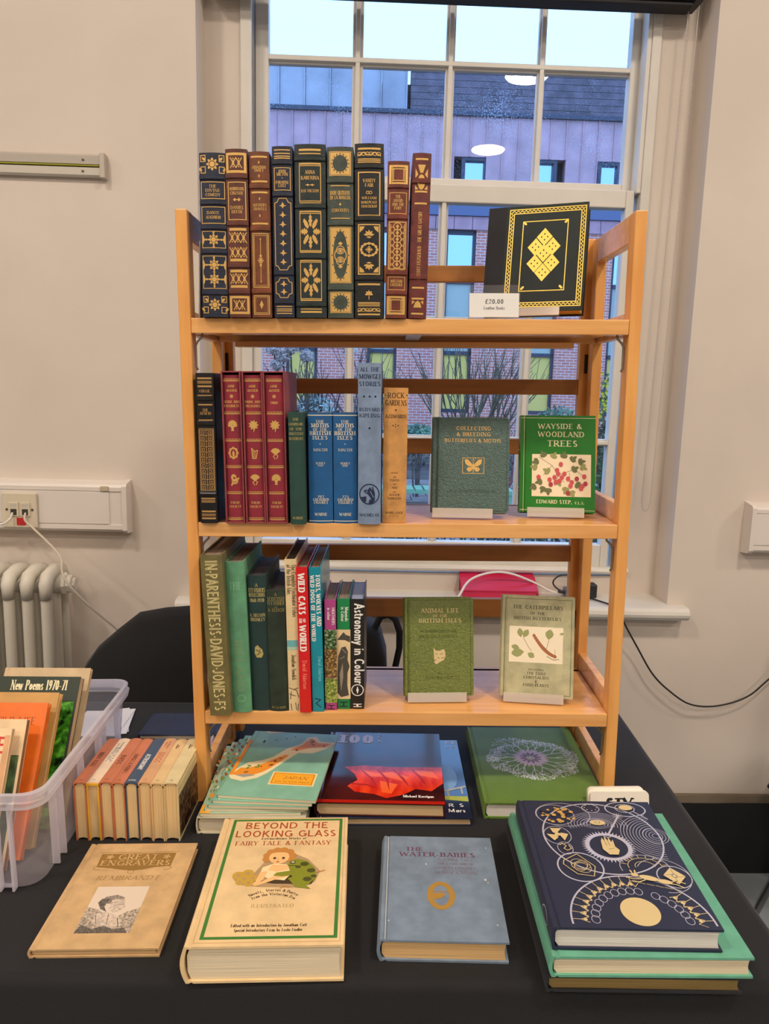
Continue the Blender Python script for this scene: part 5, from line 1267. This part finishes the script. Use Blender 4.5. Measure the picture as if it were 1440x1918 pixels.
for i in range(44): a = rad(360*i/44); p.poly([(106+30*cos(a-.05), 158+30*sin(a-.05)), (106+30*cos(a+.05), 158+30*sin(a+.05)), (106+36*cos(a), 158+36*sin(a))])
p.line([(113, 186), (138, 230)], 2.6); p.arc(111, 184, 5, 5, w=1.2, n=12)
for i in range(12): a = rad(30*i); p.line([(139, 233), (139+7.5*cos(a), 233+7.5*sin(a))], .7)
p.arc(155, 251, 29, 19, w=1.8, n=36); p.arc(155, 253, 14, 11, w=1.2, n=24); p.line([(166, 244), (180, 226)], 1.6)
for i in range(11): r = 5+4.4*i; p.arc(178, 184, r*.95, r*1.05, 90 if r > 17 else 0, 270 if r > 17 else 360, .75, 34)
p.arc(178, 184, 17, 18, w=.7)
p.arc(57.5, 113, 29, 30, w=2, n=36); p.arc(46.5, 153, 10, 14, w=.9, n=20); p.arc(42, 183, 18.5, 21, w=1, n=24); p.arc(104.5, 252, 12.5, 11, w=1.1, n=24)
p.arc(60, 235, 39, 30, w=.9, n=36); p.arc(49, 234, 27, 26, w=.9, n=30); p.arc(141, 113, 32, 27, -12, 195, 1, 30); p.arc(172, 95, 21, 22, w=1.4, n=28); p.arc(160, 98, 33, 34, -100, 150, .9, 30)
p.arc(107, 9, 83, 86, -2, 182, 2.2, 50)
for i in range(17):                                                    # coiled wire
    a = rad(6+168*i/16); 
    if 62 < math.degrees(a) < 78: continue
    p.arc(107+55*cos(a), 8+58*sin(a), 5, 6.5, 0, 360, .8, 12)
p.ink(PG)
for i in range(20):
    a = 4+172*i/19
    if 40 < a < 78 and i % 1 == 0 and a > 46: continue
    c1 = (107+82*cos(rad(a)), 9+85*sin(rad(a))); c2 = (107+72*cos(rad(a)), 9+75*sin(rad(a))); c3 = (107+63*cos(rad(a-4)), 9+66*sin(rad(a-4))); c4 = (107+63*cos(rad(a+4)), 9+66*sin(rad(a+4)))
    p.line([c1, c2], .8); p.line([c3, c2, c4], 1); p.dia(107+67*cos(rad(a)), 9+70*sin(rad(a)), 2.6, 3)
    p.line([c3, (107+72*cos(rad(a-8)), 9+75*sin(rad(a-8)))], .7)
p.disc(108.5, 29, 23, 25, 36)
rnd = random.Random(21)
for i in range(46):
    a = rnd.uniform(0, 360); q_ = rnd.random()**.5; p.ink(GOLD if rnd.random() < .75 else MID); p.disc(52+26*q_*cos(rad(a)), 233+20*q_*sin(rad(a)), rnd.uniform(2, 3.6), None, 9)
p.ink(PG)
for i in range(3): a = 90+120*i; p.poly([(42+15*cos(rad(a-32)), 183+17*sin(rad(a-32))), (42+15*cos(rad(a+32)), 183+17*sin(rad(a+32))), (42+6*cos(rad(a+62)), 183+7*sin(rad(a+62))), (42+3*cos(rad(a)), 183+3*sin(rad(a)))])
p.disc(42, 183, 4)
p.line([(40, 158), (44, 162), (48, 156), (44, 150), (48, 146), (54, 150), (52, 158)], 1.2)
for rx, ry, rot in ((12, 8, 0), (12, 8, 60), (15, 11, 120), (8, 6, 0)): p.arc(58, 113, rx, ry, w=.8, rot=rot)
p.line([(38, 124), (58, 138), (76, 112), (70, 92), (50, 96), (36, 116), (38, 124)], 1.1)
p.disc(105, 213, 11, 6.5, 20); p.disc(156, 253, 10, 7, 18)
p.poly([(172, 112), (186, 94), (172, 78), (158, 96)])
p.arc(141, 113, 22, 18, 0, 190, .9, 24); p.arc(141, 113, 13, 11, 0, 190, .8, 20)
for i in range(8): a = rad(10+22*i); p.line([(141+24*cos(a), 113+19*sin(a)), (141+30*cos(a), 113+25*sin(a))], .9)
for i in range(8): a = rad(45*i); p.disc(104.5+9*cos(a), 252+8*sin(a), 1)
p.disc(138, 90, 12, 5, 14, -18); p.disc(156, 83, 9, 4.5, 12, -14); p.disc(122, 96, 5, 3.4, 10, -10); p.petal(120, 98, 100, 9, 2.4); p.petal(123, 98, 78, 9, 2.4)
for q in ([(128, 88), (118, 88), (110, 91)], [(132, 86), (124, 82), (116, 84)], [(156, 80), (168, 78), (176, 72)], [(160, 82), (172, 84), (180, 80)]): p.line(q, 1.6)
for i in range(6): p.line([(112+10*i, 84-3*i), (120+10*i, 81-3*i)], .7)
p.poly([(96, 150), (98, 168), (101, 176), (103, 168), (105, 180), (107.5, 168), (110, 178), (111.5, 166), (115, 172), (114, 156), (118, 148), (114, 138), (102, 138)])
p.ink(MID); p.line([(104, 150), (112, 152)], .6); p.line([(103, 168), (103.5, 158)], .5); p.line([(107.5, 168), (107.5, 158)], .5); p.arc(172, 95, 3, 3.4, w=.8, n=12); p.line([(172, 112), (172, 98), (158, 96)], .5); p.line([(172, 78), (172, 92), (186, 94)], .5); p.frame(101, 211, 108, 215, .6)
p.build('silver_and_gold_print', b.root)
p = b.spine(); p.ink(SILVER); p.arc(0, 40, 9, 14, w=1.5); p.build('spine_print', b.root)

# ------------------------------------------------------------------ under the bottom shelf
OWH = jacket('off_white_cover', (214, 204, 178), .5)
lying('thick off-white book at the bottom of the map magazine pile', (-.3265, -.092), 0, .0275, 0, .17, .235, OWH, SHADEPG if False else pages('ivory_pages', (222, 208, 178)), bt=.0018)
AQ = jacket('aqua_paper', (140, 196, 170), .38); AQ2 = jacket('aqua_paper_pale', (176, 206, 178), .38)
MAPO = mat('map_orange', (240, 150, 40), .5); MAPG = mat('map_halo', (240, 226, 180), .5); MAPB = mat('map_brown', (150, 84, 40), .5); MAPN = mat('map_green', (120, 150, 60), .5); YB = mat('yellow_plaque', (250, 176, 40), .5)
MGR_ = 'map magazines in the aqua pile'
poses = [((-.3225, -.0900), 1.5, 'aqua map magazine with yellow corner, lowest of the map pile', AQ2), ((-.3160, -.0850), .5, 'pale aqua map magazine second from the bottom of the map pile', AQ2),
         ((-.3110, -.0830), -1.5, 'aqua map magazine in the middle of the map pile', AQ), ((-.3050, -.0790), -2.5, 'aqua map magazine just under the Japan map', AQ), ((-.2985, -.0720), -5.2, 'aqua map magazine lettered Japan, topmost of the pile', AQ)]
z = .0279
for i, (fl, ang, lab, m_) in enumerate(poses):
    top = i == 4
    b = lying(lab, fl, z, .005, ang, .158, .228 if top else .226, m_, CREAMP, name='magazine', cat='magazine', group=MGR_, bt=.0004, ov=.0002, bulge=.0012, hollow=.0002); z += .0053
    p = b.front()
    if top:
        p.ink(MAPG); p.poly([(0, 62), (6, 52), (26, 46), (48, 58), (62, 76), (76, 106), (98, 150), (124, 152), (152, 176), (157, 196), (130, 198), (118, 216), (104, 210), (96, 184), (76, 166), (58, 132), (42, 118), (20, 108), (6, 84)])
        p.poly([(20, 228), (30, 218), (46, 222), (58, 228)])
        p.ink(MAPO); p.poly([(4, 66), (20, 62), (40, 68), (52, 78), (62, 92), (72, 112), (84, 140), (78, 142), (60, 122), (46, 106), (30, 92), (12, 88)]); p.poly([(82, 160), (96, 158), (112, 170), (140, 178), (150, 190), (126, 190), (114, 206), (104, 196), (100, 180)])
        p.ink(MAPB)
        for x, y, r in ((30, 78, 5), (56, 100, 6), (66, 112, 5), (92, 166, 5), (112, 188, 7), (122, 180, 5), (140, 184, 4), (108, 200, 4), (76, 128, 4)): p.petal(x, y, (x*7) % 360, r*2, r)
        p.ink(MAPN)
        for x, y in ((24, 84), (34, 92), (42, 94), (30, 94)): p.petal(x, y, (x*11) % 180, 10, 5)
        p.ink(mat('map_grey', (160, 160, 150), .5)); p.poly([(10, 64), (26, 58), (44, 66), (30, 70)])
        p.ink(INK)
        for x, y in ((28, 190), (48, 196), (66, 202), (80, 212), (62, 104), (46, 96), (116, 196)): p.disc(x, y, 1.3, 2, 6)
        p.text('8', 28, 182, 9)
        p.ink(MAPG); p.rect(71, 40, 146, 82); p.ink(YB); p.rect(73.4, 42.6, 143.6, 79.6); p.ink(MAPB); p.frame(75.5, 45, 141.5, 77, .7); p.text('JAPAN', 112, 59.5, 9, fit=40, slant=.15, wt=.7); p.text('from the World Mapped', 109, 50, 3.6, fit=56)
        p.ink(MAPO); p.rect(0, 64, 6, 190)
    else:
        p.ink(mat('white_strip', (236, 230, 214), .5)); p.rect(9, 4, 11, 222)
        rnd = random.Random(i)
        for k_ in range(14): p.ink(rnd.choice((MAPO, MAPN, MAPG, MAPB))); p.petal(rnd.uniform(0, 8), 20+14*k_, rnd.uniform(60, 120), 13, 5)
        if i == 0: p.ink(YB); p.poly([(0, 0), (16, 0), (14, 26), (0, 24)])
    p.build('map_print', b.root)

BPH = jacket('deep_blue_jacket', (28, 40, 66), .12, coat=.4)
b = lying('glossy dark space book lettered Mars, lying under the red cloth painting book', (-.142, -.066), 0, .0125, .5, .249, .272, BPH, OLDP, bt=.0012, bulge=.002)
p = b.front(); p.ink(WHT)
for s_, x, y, h, f in (('KE', 236, 256, 12, 24), ('US', 234, 238, 10, 22), ('R S', 226, 34, 10, 26), ('Mars', 226, 18, 10, 28)): p.text(s_, x, y, h, fit=f, st='sans')
p.ink(mat('planet_blue', (120, 160, 196), .3)); p.disc(214, 130, 22, 46, 20); p.ink(mat('bridge_grey', (180, 180, 170), .5)); p.line([(212, 84), (246, 98)], 5); p.line([(216, 84), (216, 66)], 3); p.line([(240, 94), (240, 76)], 3); p.ink(mat('lime_band', (176, 184, 60), .4)); p.poly([(208, 56), (248, 50), (248, 66), (208, 68)])
p.build('cover_print', b.root)
RPH = mat('painting_maroon', (88, 26, 26), .16, coat=.15, var=(14, .6), col2=(34, 12, 18))
b = lying('glossy book lettered 100 with a picture of flowing red drapery', (-.1435, -.059), .0131, .0225, -1.2, .207, .25, RPH, OLDP, bt=.0014, bulge=.003)
p = b.front()
R1 = mat('painted_scarlet', (246, 74, 26), .2, var=(26, .3), col2=(206, 34, 14), stretch=(1, 2.4, .8)); R2 = mat('painted_vermilion', (250, 104, 46), .2); R3 = mat('painted_deep_red', (176, 30, 16), .2)
p.ink(R1); p.poly([(36, 116), (70, 122), (120, 118), (206, 120), (206, 66), (186, 40), (160, 46), (140, 28), (112, 16), (92, 28), (60, 34), (46, 52), (62, 72), (56, 92)])
for q in ([(60, 110), (90, 96), (120, 100), (150, 84), (140, 70), (110, 84), (80, 84)], [(100, 70), (130, 60), (120, 30), (104, 34)], [(150, 110), (190, 104), (200, 80), (170, 90)]): p.ink(R2); p.poly(q)
p.ink(R3)
for q in ([(66, 104), (70, 103), (88, 78), (97, 48), (84, 76)], [(92, 108), (97, 107), (114, 76), (117, 36), (110, 74)], [(120, 110), (124, 109), (141, 80), (150, 50), (136, 78)], [(152, 112), (156, 110), (172, 82), (180, 50), (167, 80)], [(50, 62), (80, 58), (104, 40), (80, 54), (52, 58)]): p.poly(q)
p.ink(R3); p.rect(0, 0, 206, 9)
p.ink(mat('pale_grey_ink', (226, 220, 226), .5)); p.text('100', 50, 206, 33, fit=66, wt=1.4); p.text('C', 94, 228, 10); p.text('N', 94, 210, 10)
p.ink(WHT); p.text('Michael Kerrigan', 164, 19.5, 7, fit=50, wt=1.2); p.build('cover_print', b.root)

GRB = cloth('moss_cloth', (100, 132, 52), .55, .05)
b = lying('moss green book with a white branching sea creature, by the far post', (.1285, -.043), 0, .028, .2, .2, .277, GRB, WHITEP, bt=.003, bulge=.003)
p = b.front(); LIL = mat('lilac_print', (190, 170, 178), .5); WSP = mat('white_spray', (224, 228, 232), .5); rnd = random.Random(17)
def spray(x, y, a, l, w_, d):
    e = (x+l*cos(rad(a)), y+l*sin(rad(a))*.9); p.line([(x, y), e], w_)
    if d == 0: p.disc(e[0], e[1], 1.3, None, 6); return
    for da in (-30, 6, 34): spray(e[0], e[1], a+da+rnd.uniform(-10, 10), l*rnd.uniform(.58, .78), w_*.75, d-1)
p.ink(WSP)
for i in range(16): spray(102+16*cos(rad(22.5*i)), 152+16*sin(rad(22.5*i)), 22.5*i+rnd.uniform(-6, 6), rnd.uniform(19, 31), 1.3, 3)
p.ink(LIL)
for i in range(24): p.petal(102, 152, 15*i, 26, 7, 8)
p.ink(mat('plum_print', (120, 84, 104), .5))
for i in range(12): p.petal(102, 152, 30*i+8, 15, 6, 6)
p.ink(LIL); p.rosette(102, 152, 9, 8); p.build('cover_print', b.root)

# pack of cards lettered SIX, standing behind the stack
t = empty('card_deck', 'pack of large cream cards lettered SIX behind the corner stack', 'cards', T(.345, -.055, .0006) @ Matrix.Rotation(rad(2), 4, 'Z') @ Matrix.Rotation(rad(-12), 4, 'X'))
def rrect(w_, h, r): return [(x+sx, y+sy) for cx, cy, a0 in ((w_-r, h-r, 0), (-w_+r, h-r, 90), (-w_+r, 0, 180), (w_-r, 0, 270)) for sx, sy in [(0, 0)] for x, y in ([(cx+r*cos(rad(a0+15*k)), cy+r*sin(rad(a0+15*k))) for k in range(7)] if cy > 0 else [(w_ if cx > 0 else -w_, 0)])]
CW = mat('cream_card', (244, 236, 222), .55)
poly = rrect(.0475, .051, .007)
MB().prism(poly, .0, .007, lambda u, v, w_: (u, w_, v)).build('front_cards', CW, t)
MB().prism([(u-.004, v) for u, v in rrect(.0455, .0555, .007)], .0072, .014, lambda u, v, w_: (u, w_, v)).build('back_cards', CW, t)
p = Print(lambda u, v, h: (u, -h, v)); p.ink(INK); p.text('SIX', -.5, 17, 24, fit=46, wt=1.25); p.build('lettering', t)

# eight little books standing fore-edge down, spines up
OG = 'pocket natural history books with spines up'
TERRA = jacket('terracotta_jacket', (208, 122, 80), .5); CRJ = jacket('cream_paper_jacket', (240, 212, 178), .5); SLJ = jacket('slate_jacket', (64, 82, 104), .5); PEA = jacket('peach_jacket', (222, 168, 120), .5); PBUF = jacket('pale_buff_jacket', (232, 196, 140), .5); PGR = jacket('pale_green_jacket', (226, 208, 158), .5)
BRI = mat('brown_print', (92, 52, 40), .6); BLI = mat('blue_grey_print', (110, 128, 140), .6)
obs = [("terracotta pocket book lettered Birds' Eggs, against the plastic box", TERRA, BRI, "BIRDS' EGGS", .42, 9, 46, .0196), ('cream pocket book lettered Music with yellow boards', CRJ, BLI, 'MUSIC', .36, 11, 50, .0188), ('terracotta pocket book lettered Birds', TERRA, BRI, 'BIRDS', .48, 10, 30, .0192), ('terracotta pocket book lettered Horses and Ponies', TERRA, BRI, 'HORSES & PONIES', .55, 8.5, 62, .0192),
       ('slate blue pocket book lettered Astronomy', SLJ, WHT, 'ASTRONOMY', .52, 10, 50, .0196), ('peach pocket book lettered Dogs', PEA, mat('rust_print', (184, 100, 70), .6), 'DOGS', .42, 12, 34, .0192), ('pale buff pocket book with brown end mark, second from the post', PBUF, BRI, '', 0, 0, 0, .0186), ('pale jacketed pocket book with dark photograph, nearest the post', PGR, BRI, '', 0, 0, 0, .0225)]
x = -.5075
PGE = pages('pocket_pages', (236, 204, 148))
for i, (lab, cv, ink, tx, pos, h, f, w_) in enumerate(obs):
    b = Book('pocket_book', lab, .095, .145, w_, cv, PGE, .002, .0018, .002, group=OG)
    b.M(up_m(x+w_/2, -.113+.001*(i % 3), .0952) ); x += w_+.0004
    p = b.spine(); p.ink(ink)
    if tx: p.text(tx, -h*.38, 145*(1-pos)-6 if i else 72, h*.8, fit=f, rot=-90, st='sans' if i in (2, 4) else 'serif')
    p.text('WARNE' if i == 4 else 'F.W.', 0, 5, 3, fit=12 if i == 4 else 6)
    if i == 1: p.text('THE OBSERVER', 1.5, 118, 3, fit=26, rot=-90); p.text('BOOK OF', -4, 118, 3, fit=16, rot=-90)
    if i == 5: p.text('THE OBSERVER', 1, 122, 3, fit=26, rot=-90); p.text('BOOK OF', -4, 122, 3, fit=16, rot=-90)
    if i > 5: p.rect(-2, 110, 0, 124); p.rect(1.5, 112, 2.5, 122)
    p.build('spine_lettering', b.root)
    if i == 7: b.picture(22, 3, 90, 142, photo_mat('bark_photo', (24, 16, 12), (74, 50, 34), (132, 100, 72), 120))
    if i == 1:
        q = MB()
        for s in (-1, 1): q.box(s*(w_/2-.0011)-.0011, .003, -.0009, s*(w_/2-.0011)+.0011, .0948, .0002)
        q.box(-w_/2, .0002, -.0009, w_/2, .004, .0002); q.build('yellow_edge', mat('yellow_board', (240, 180, 40), .5), b.root)

# ------------------------------------------------------------------ translucent box with paperbacks
PLA = clear('frosted_plastic', (.95, .95, .99), .1, .12, .22, (.9, .89, .95), ior=1.3); PLR = clear('frosted_rim', (.94, .94, .99), .1, .15, .55, (.93, .91, .97), ior=1.3)
BW, BL_, BHt = .30, .375, .15
bx = empty('plastic_box', 'translucent plastic storage box of books on the black cloth', 'storage box', T(-.512-BW/2, -.232, .0005) @ Matrix.Rotation(rad(2.2), 4, 'Z'))
def rr(x0, x1, y0, y1, r, z, n=6):
    return [(cx+r*cos(rad(a0+90*k/n)), cy+r*sin(rad(a0+90*k/n)), z) for cx, cy, a0 in ((x1-r, y1-r, 0), (x0+r, y1-r, 90), (x0+r, y0+r, 180), (x1-r, y0+r, 270)) for k in range(n+1)]
def lvl(z, g=0, r=.028): e = .012*z/BHt; return rr(-BW/2-e+g, BW/2+e-g, -e+g, BL_+e-g, r, z)
m = MB(); m.rings([lvl(0, .004, .024), lvl(.004), lvl(.06), lvl(BHt-.022)], cap=False); m.add(lvl(0, .004, .024), [tuple(range(27, -1, -1))]); m.build('box_walls', PLA, bx, smooth=False)
m = MB(); m.rings([lvl(BHt-.022), lvl(BHt-.0225, -.007), lvl(BHt-.012, -.0085), lvl(BHt-.011, -.005), lvl(BHt-.001, -.006), lvl(BHt, -.005), lvl(BHt, -.0005), lvl(BHt-.014, 0)], cap=False); m.build('rim', PLR, bx)
for x0 in (.10, .118, -.03, -.05): MB().box(x0, -.0125, .004, x0+.003, -.002, BHt-.02).build('rib', PLR, bx)
for y0 in (.05, .075, .16, .24, .265, .34): MB().box(BW/2-.002, y0, .004, BW/2+.0085, y0+.003, BHt-.02).build('rib', PLR, bx)
MB().box(-BW/2+.03, -.006, .006, BW/2-.03, .0, .009).build('rib', PLR, bx)
h = MB(); h.box(.03, BL_+.002, .06, .07, BL_+.014, BHt-.01); h.tube([(.045, BL_-.006, .115), (.045, BL_-.006, .075)], .004, 6); h.build('latch', mat('grey_latch', (150, 156, 170), .5), bx)
MB().lathe([(.005, 0), (.005, .004), (.002, .006)], 12, T(.068, -.0125, BHt-.035) @ Matrix.Rotation(pi/2, 4, 'X')).build('stud', mat('grey_latch', (150, 156, 170)), bx)
XG = 'paperbacks leaning back in the plastic box'
def boxed(label, xr, yt_, zt, lean, W, T_, cover, page, **kw):
    H = (zt-.006)/cos(rad(lean)); yb = yt_-H*sin(rad(lean))
    return faceout(label, (xr-W, yb, .0065), (xr, yb), lean, W, H, T_, cover, page, XG, **kw)
b = boxed('tall buff board book standing last in the plastic box', -.553, .090, .200, 36, .150, .010, jacket('buff_board', (214, 186, 144), .6), OLDP, bt=.002)
b = boxed('dark green paperback lettered New Poems with grass photograph', -.551, .042, .203, 35, .150, .016, jacket('dark_leaf_cover', (38, 52, 34), .3), OLDP, bt=.0008, ov=.0008)
H_ = b.H*1000; b.picture(4, 2, 146, H_-42, photo_mat('grass_photo', (8, 24, 8), (54, 132, 24), (120, 200, 60), 70))
p = b.front(); p.ink(mat('cream_ink', (238, 224, 180))); p.text('New Poems 1970-71', 82, H_-23, 17, fit=96, wt=1.0); p.text('A P.E.N. anthology of contemporary poetry', 80, H_-33, 4.5, fit=92); p.build('cover_lettering', b.root)
b = boxed('tan edged book behind the orange paperback in the box', -.563, -.016, .199, 34, .14, .016, jacket('tan_cover', (206, 158, 84), .5), OLDP, bt=.002)
b = boxed('bright orange book lettered Life in the plastic box', -.566, -.050, .196, 33, .14, .012, jacket('orange_cover', (240, 116, 22), .45), OLDP, bt=.0022)
H_ = b.H*1000; p = b.front(); p.ink(mat('dark_orange_ink', (150, 70, 20), .6)); p.text('WILD LIFE', 92, H_-34, 12, fit=66, wt=.7); p.build('cover_lettering', b.root)
b = boxed('cream paperback with worn brown spine edge in the box', -.5775, -.097, .190, 29, .13, .011, jacket('cream_paperback', (240, 210, 166), .5), mat('brown_edge', (150, 104, 62), .8), bt=.0006, ov=.0006)
H_ = b.H*1000; p = b.front(); p.ink(mat('mossy_picture', (92, 120, 72), .6, var=(60, .4))); p.rect(20, 10, 126, H_-52); p.build('cover_print', b.root)
b = boxed('cream paperback with red capitals, foremost in the plastic box', -.588, -.122, .187, 29.5, .13, .009, MATS['cream_paperback'], OLDP, bt=.0006, ov=.0006)
H_ = b.H*1000; p = b.front(); p.ink(mat('red_capitals', (206, 52, 40), .5)); p.text('TIME', 98, H_-36, 24, fit=50, st='sans'); p.disc(96, H_-100, 9, 9); p.ink(PEA); p.rect(121, 2, 129, H_-10); p.build('cover_print', b.root)

# ------------------------------------------------------------------ odds and ends
t = lying('flat navy book with pale page edges lying at the back of the table', (-.522, .222), 0, .012, 0, .19, .10, cloth('flat_navy_cloth', (40, 50, 78), .6), CREAMP, bt=.002)
m = MB(); pl = [(-.05, 0), (.055, 0), (.055, .072), (.048, .08), (-.03, .08), (-.04, .074)]
m.prism(pl, 0, .0012, lambda u, v, w_: (u, v, w_)); o = m.build('label_card', mat('blue_white_card', (222, 222, 232), .6)); o.matrix_world = T(-.435, .135, .0004) @ Matrix.Rotation(rad(-4), 4, 'Z')
p = Print(lambda u, v, h: (u, v, .0012+h)); p.ink(INK)
for x, y, w_ in ((-10, 62, 16), (-4, 50, 10), (12, 66, 6), (24, 54, 8), (-30, 66, 14), (4, 40, 12), (30, 44, 8)): p.rect(x, y, x+w_, y+3)
p.build('printed_marks', o); tag(o, 'white printed label card lying behind the pocket books', 'card')
for i, (x, y, a, lab) in enumerate(((-.62, .30, 18, 'white paper sheet, lowest of the fan behind the plastic box'), (-.614, .297, 10, 'white paper sheet in the middle of the fan behind the plastic box'), (-.622, .29, 2, 'white paper sheet on top of the fan behind the plastic box'))):
    o = MB().box(-.05, -.06, 0, .05, .06, .0012).build('paper_sheet', mat('sheet_white', (232, 230, 232), .7)); o.matrix_world = T(x, y, .0004+.0014*i) @ Matrix.Rotation(rad(a), 4, 'Z'); tag(o, lab, 'paper', 'white sheets behind the box')
t = empty('pen', 'pale lilac ballpoint pen lying beside the bookcase foot', 'pen', T(-.3635, .10, .0058) @ Matrix.Rotation(rad(5), 4, 'Z'))
LILP = mat('lilac_plastic', (190, 190, 226), .3)
MB().lathe([(.0005, 0), (.0012, .003), (.0042, .018), (.0046, .05), (.0046, .15), (.003, .155)], 14, Matrix.Rotation(-pi/2, 4, 'X')).build('barrel', LILP, t, smooth=True)
MB().box(-.0015, .10, .0045, .0015, .15, .0065).build('clip', mat('pen_clip', (210, 208, 230), .3), t, bevel=.0005)

# things on the sill
r = bthing('box_file', 'pink-red box file lying on the window sill', 'box file', .29, .028, SZ+.0008)
PINK = mat('pink_red_card', (196, 34, 76), .45)
MB().box(-.108, 0, 0, .105, .075, .021).build('tray', PINK, r, bevel=.001)
MB().add([(-.112, -.002, .021), (.108, -.002, .021), (.108, .078, .055), (-.112, .078, .055), (-.112, -.002, .024), (.108, -.002, .024), (.108, .078, .058), (-.112, .078, .058)], [(3, 2, 1, 0), (4, 5, 6, 7), (0, 1, 5, 4), (1, 2, 6, 5), (2, 3, 7, 6), (3, 0, 4, 7)]).build('lid', PINK, r)
MB().box(-.11, .0775, .002, .106, .0792, .057).build('back_flap', mat('brown_flap', (150, 96, 60), .6), r)
MB().add([(.112, .0, .0), (.114, 0, 0), (.128, .07, .0), (.126, .07, 0), (.106, .0, .022), (.108, 0, .022), (.112, .07, .05), (.11, .07, .05)], [(3, 2, 1, 0), (4, 5, 6, 7), (0, 1, 5, 4), (1, 2, 6, 5), (2, 3, 7, 6), (3, 0, 4, 7)]).build('side_flap', PINK, r)
cable('charging_cable', 'thick white cable arching over the pink-red box file', [(.15, -.02, .101), (.165, -.012, .115), (.20, .03, .15), (.26, .05, .168), (.32, .055, .166), (.39, .06, .14), (.44, .062, .115), (.478, .064, .106)], .0035, mat('white_cable', (226, 220, 212)))
c = bthing('charger', 'small grey and blue power adapter on the window sill', 'charger', .515, .066, SZ+.0008)
MB().box(-.03, -.02, 0, .03, .02, .026).build('case', mat('charger_blue', (96, 112, 140), .4), c, bevel=.004)
MB().box(.034, -.018, 0, .062, .018, .04).build('plug', mat('charger_black', (36, 36, 42), .4), c, bevel=.003)
MB().box(-.012, -.0205, .008, .01, -.0198, .02).build('sticker', mat('orange_sticker', (236, 200, 190), .5), c)
cable('adapter_lead', 'thin black lead looping above the grey and blue adapter', [(.486, .06, .112), (.462, .062, .122), (.45, .066, .14), (.468, .07, .158), (.50, .074, .16), (.53, .072, .152), (.545, .068, .135)], .0022, MATS['black_cable'])
MB().tube([(-.028, -.006, .014), (-.05, -.006, .016)], [.006, .004], 10).build('lead_plug', MATS['charger_black'], c)

# black coat on a chair, and a rucksack, behind the table
def chair(label, M, seat_z=.45):
    t = empty('stacking_chair', label, 'chair', M); P_ = mat('black_plastic_seat', (26, 26, 28), .5)
    MB().box(-.165, -.165, seat_z-.012, .18, .16, seat_z).build('seat', P_, t, bevel=.006)
    MB().rings([[(-.17, .15+.0*k, z_), (.17, .15, z_), (.17, .163, z_), (-.17, .163, z_)] for k, z_ in enumerate((seat_z+.16, seat_z+.25, seat_z+.36))]).build('backrest', P_, t, bevel=.004)
    for sx in (-1, 1):
        MB().tube([(sx*.185, -.18, .009), (sx*.185, .16, .009)], .009, 8).build('runner', STEEL, t)
        MB().tube([(sx*.181, .148, seat_z-.02), (sx*.16, .1, seat_z-.021), (sx*.13, -.1, seat_z-.021)], .009, 8).build('seat_rail', STEEL, t)
        MB().tube([(sx*.185, .15, .01), (sx*.181, .148, seat_z-.012), (sx*.174, .152, seat_z+.3)], .009, 8).build('leg', STEEL, t)
    return t
chair('steel framed chair whose bare tube leg shows past the table edge', T(1.18, .665, FZ-.0305) @ Matrix.Rotation(rad(-40), 4, 'Z'))
COAT = mat('black_coat_fabric', (15, 15, 18), .85, bump=(14, 1.0), sheen=.12)
def coat():
    """heaped coat: a sloping crest with folds falling to the floor on both sides"""
    m = MB(); crest = [(-.80, -.08), (-.772, .02), (-.74, .062), (-.69, .105), (-.635, .148), (-.57, .16), (-.50, .166), (-.43, .168), (-.37, .15), (-.335, .09), (-.32, 0)]
    rings = []
    for x, zt in crest:
        ring = []
        for k in range(15):
            a = -1+2*k/14; s = abs(a)
            z_ = zt-.014*(1-cos(s*2.0))-max(0, s-.12)*(.7+zt); y_ = .60+a*.045+(.055 if a > 0 else -.055)*min(1, s*2.6)
            y_ += .012*sin(x*62+s*5)*min(1, s*3)+.01*sin(x*27+2)*s
            ring.append((x+.012*sin(s*9+x*20)*s, y_, max(z_, FZ+.012)))
        rings.append(ring)
    m.rings(rings, closed=False); n = 15
    for e in (0, len(rings)-1):
        f = [(k, k+1, 13-k, 14-k) for k in range(7)]
        m.add(rings[e], [q if e else q[::-1] for q in [(k, k+1, 14-k-1, 14-k) for k in range(7)]])
    return m
o = coat().build('coat', COAT, smooth=True); tag(o, 'black coat heaped between the book table and the radiator', 'coat')
t = empty('rucksack', 'black rucksack with a webbing loop seen through the bottom shelf', 'bag', T(-.155, .62, FZ))
m = MB(); BH_ = .865
m.rings([[(x*sx, y*sx, z_) for x, y, _ in rr(-.13, .13, -.09, .09, .05, 0)] for z_, sx in ((.0, .92), (.02, 1), (.5, 1.0), (.78, .92), (.84, .8), (BH_-.004, .6), (BH_, .3))])
m.build('bag_body', COAT, t, smooth=True)
MB().tube([(.085, -.03, .79), (.092, -.03, .85), (.105, -.03, .878), (.125, -.03, .884), (.142, -.03, .872), (.152, -.03, .84), (.152, -.03, .80), (.14, -.03, .74), (.11, -.03, .7)], .0085, 8).build('loop_handle', mat('webbing', (20, 22, 30), .8), t, smooth=True)
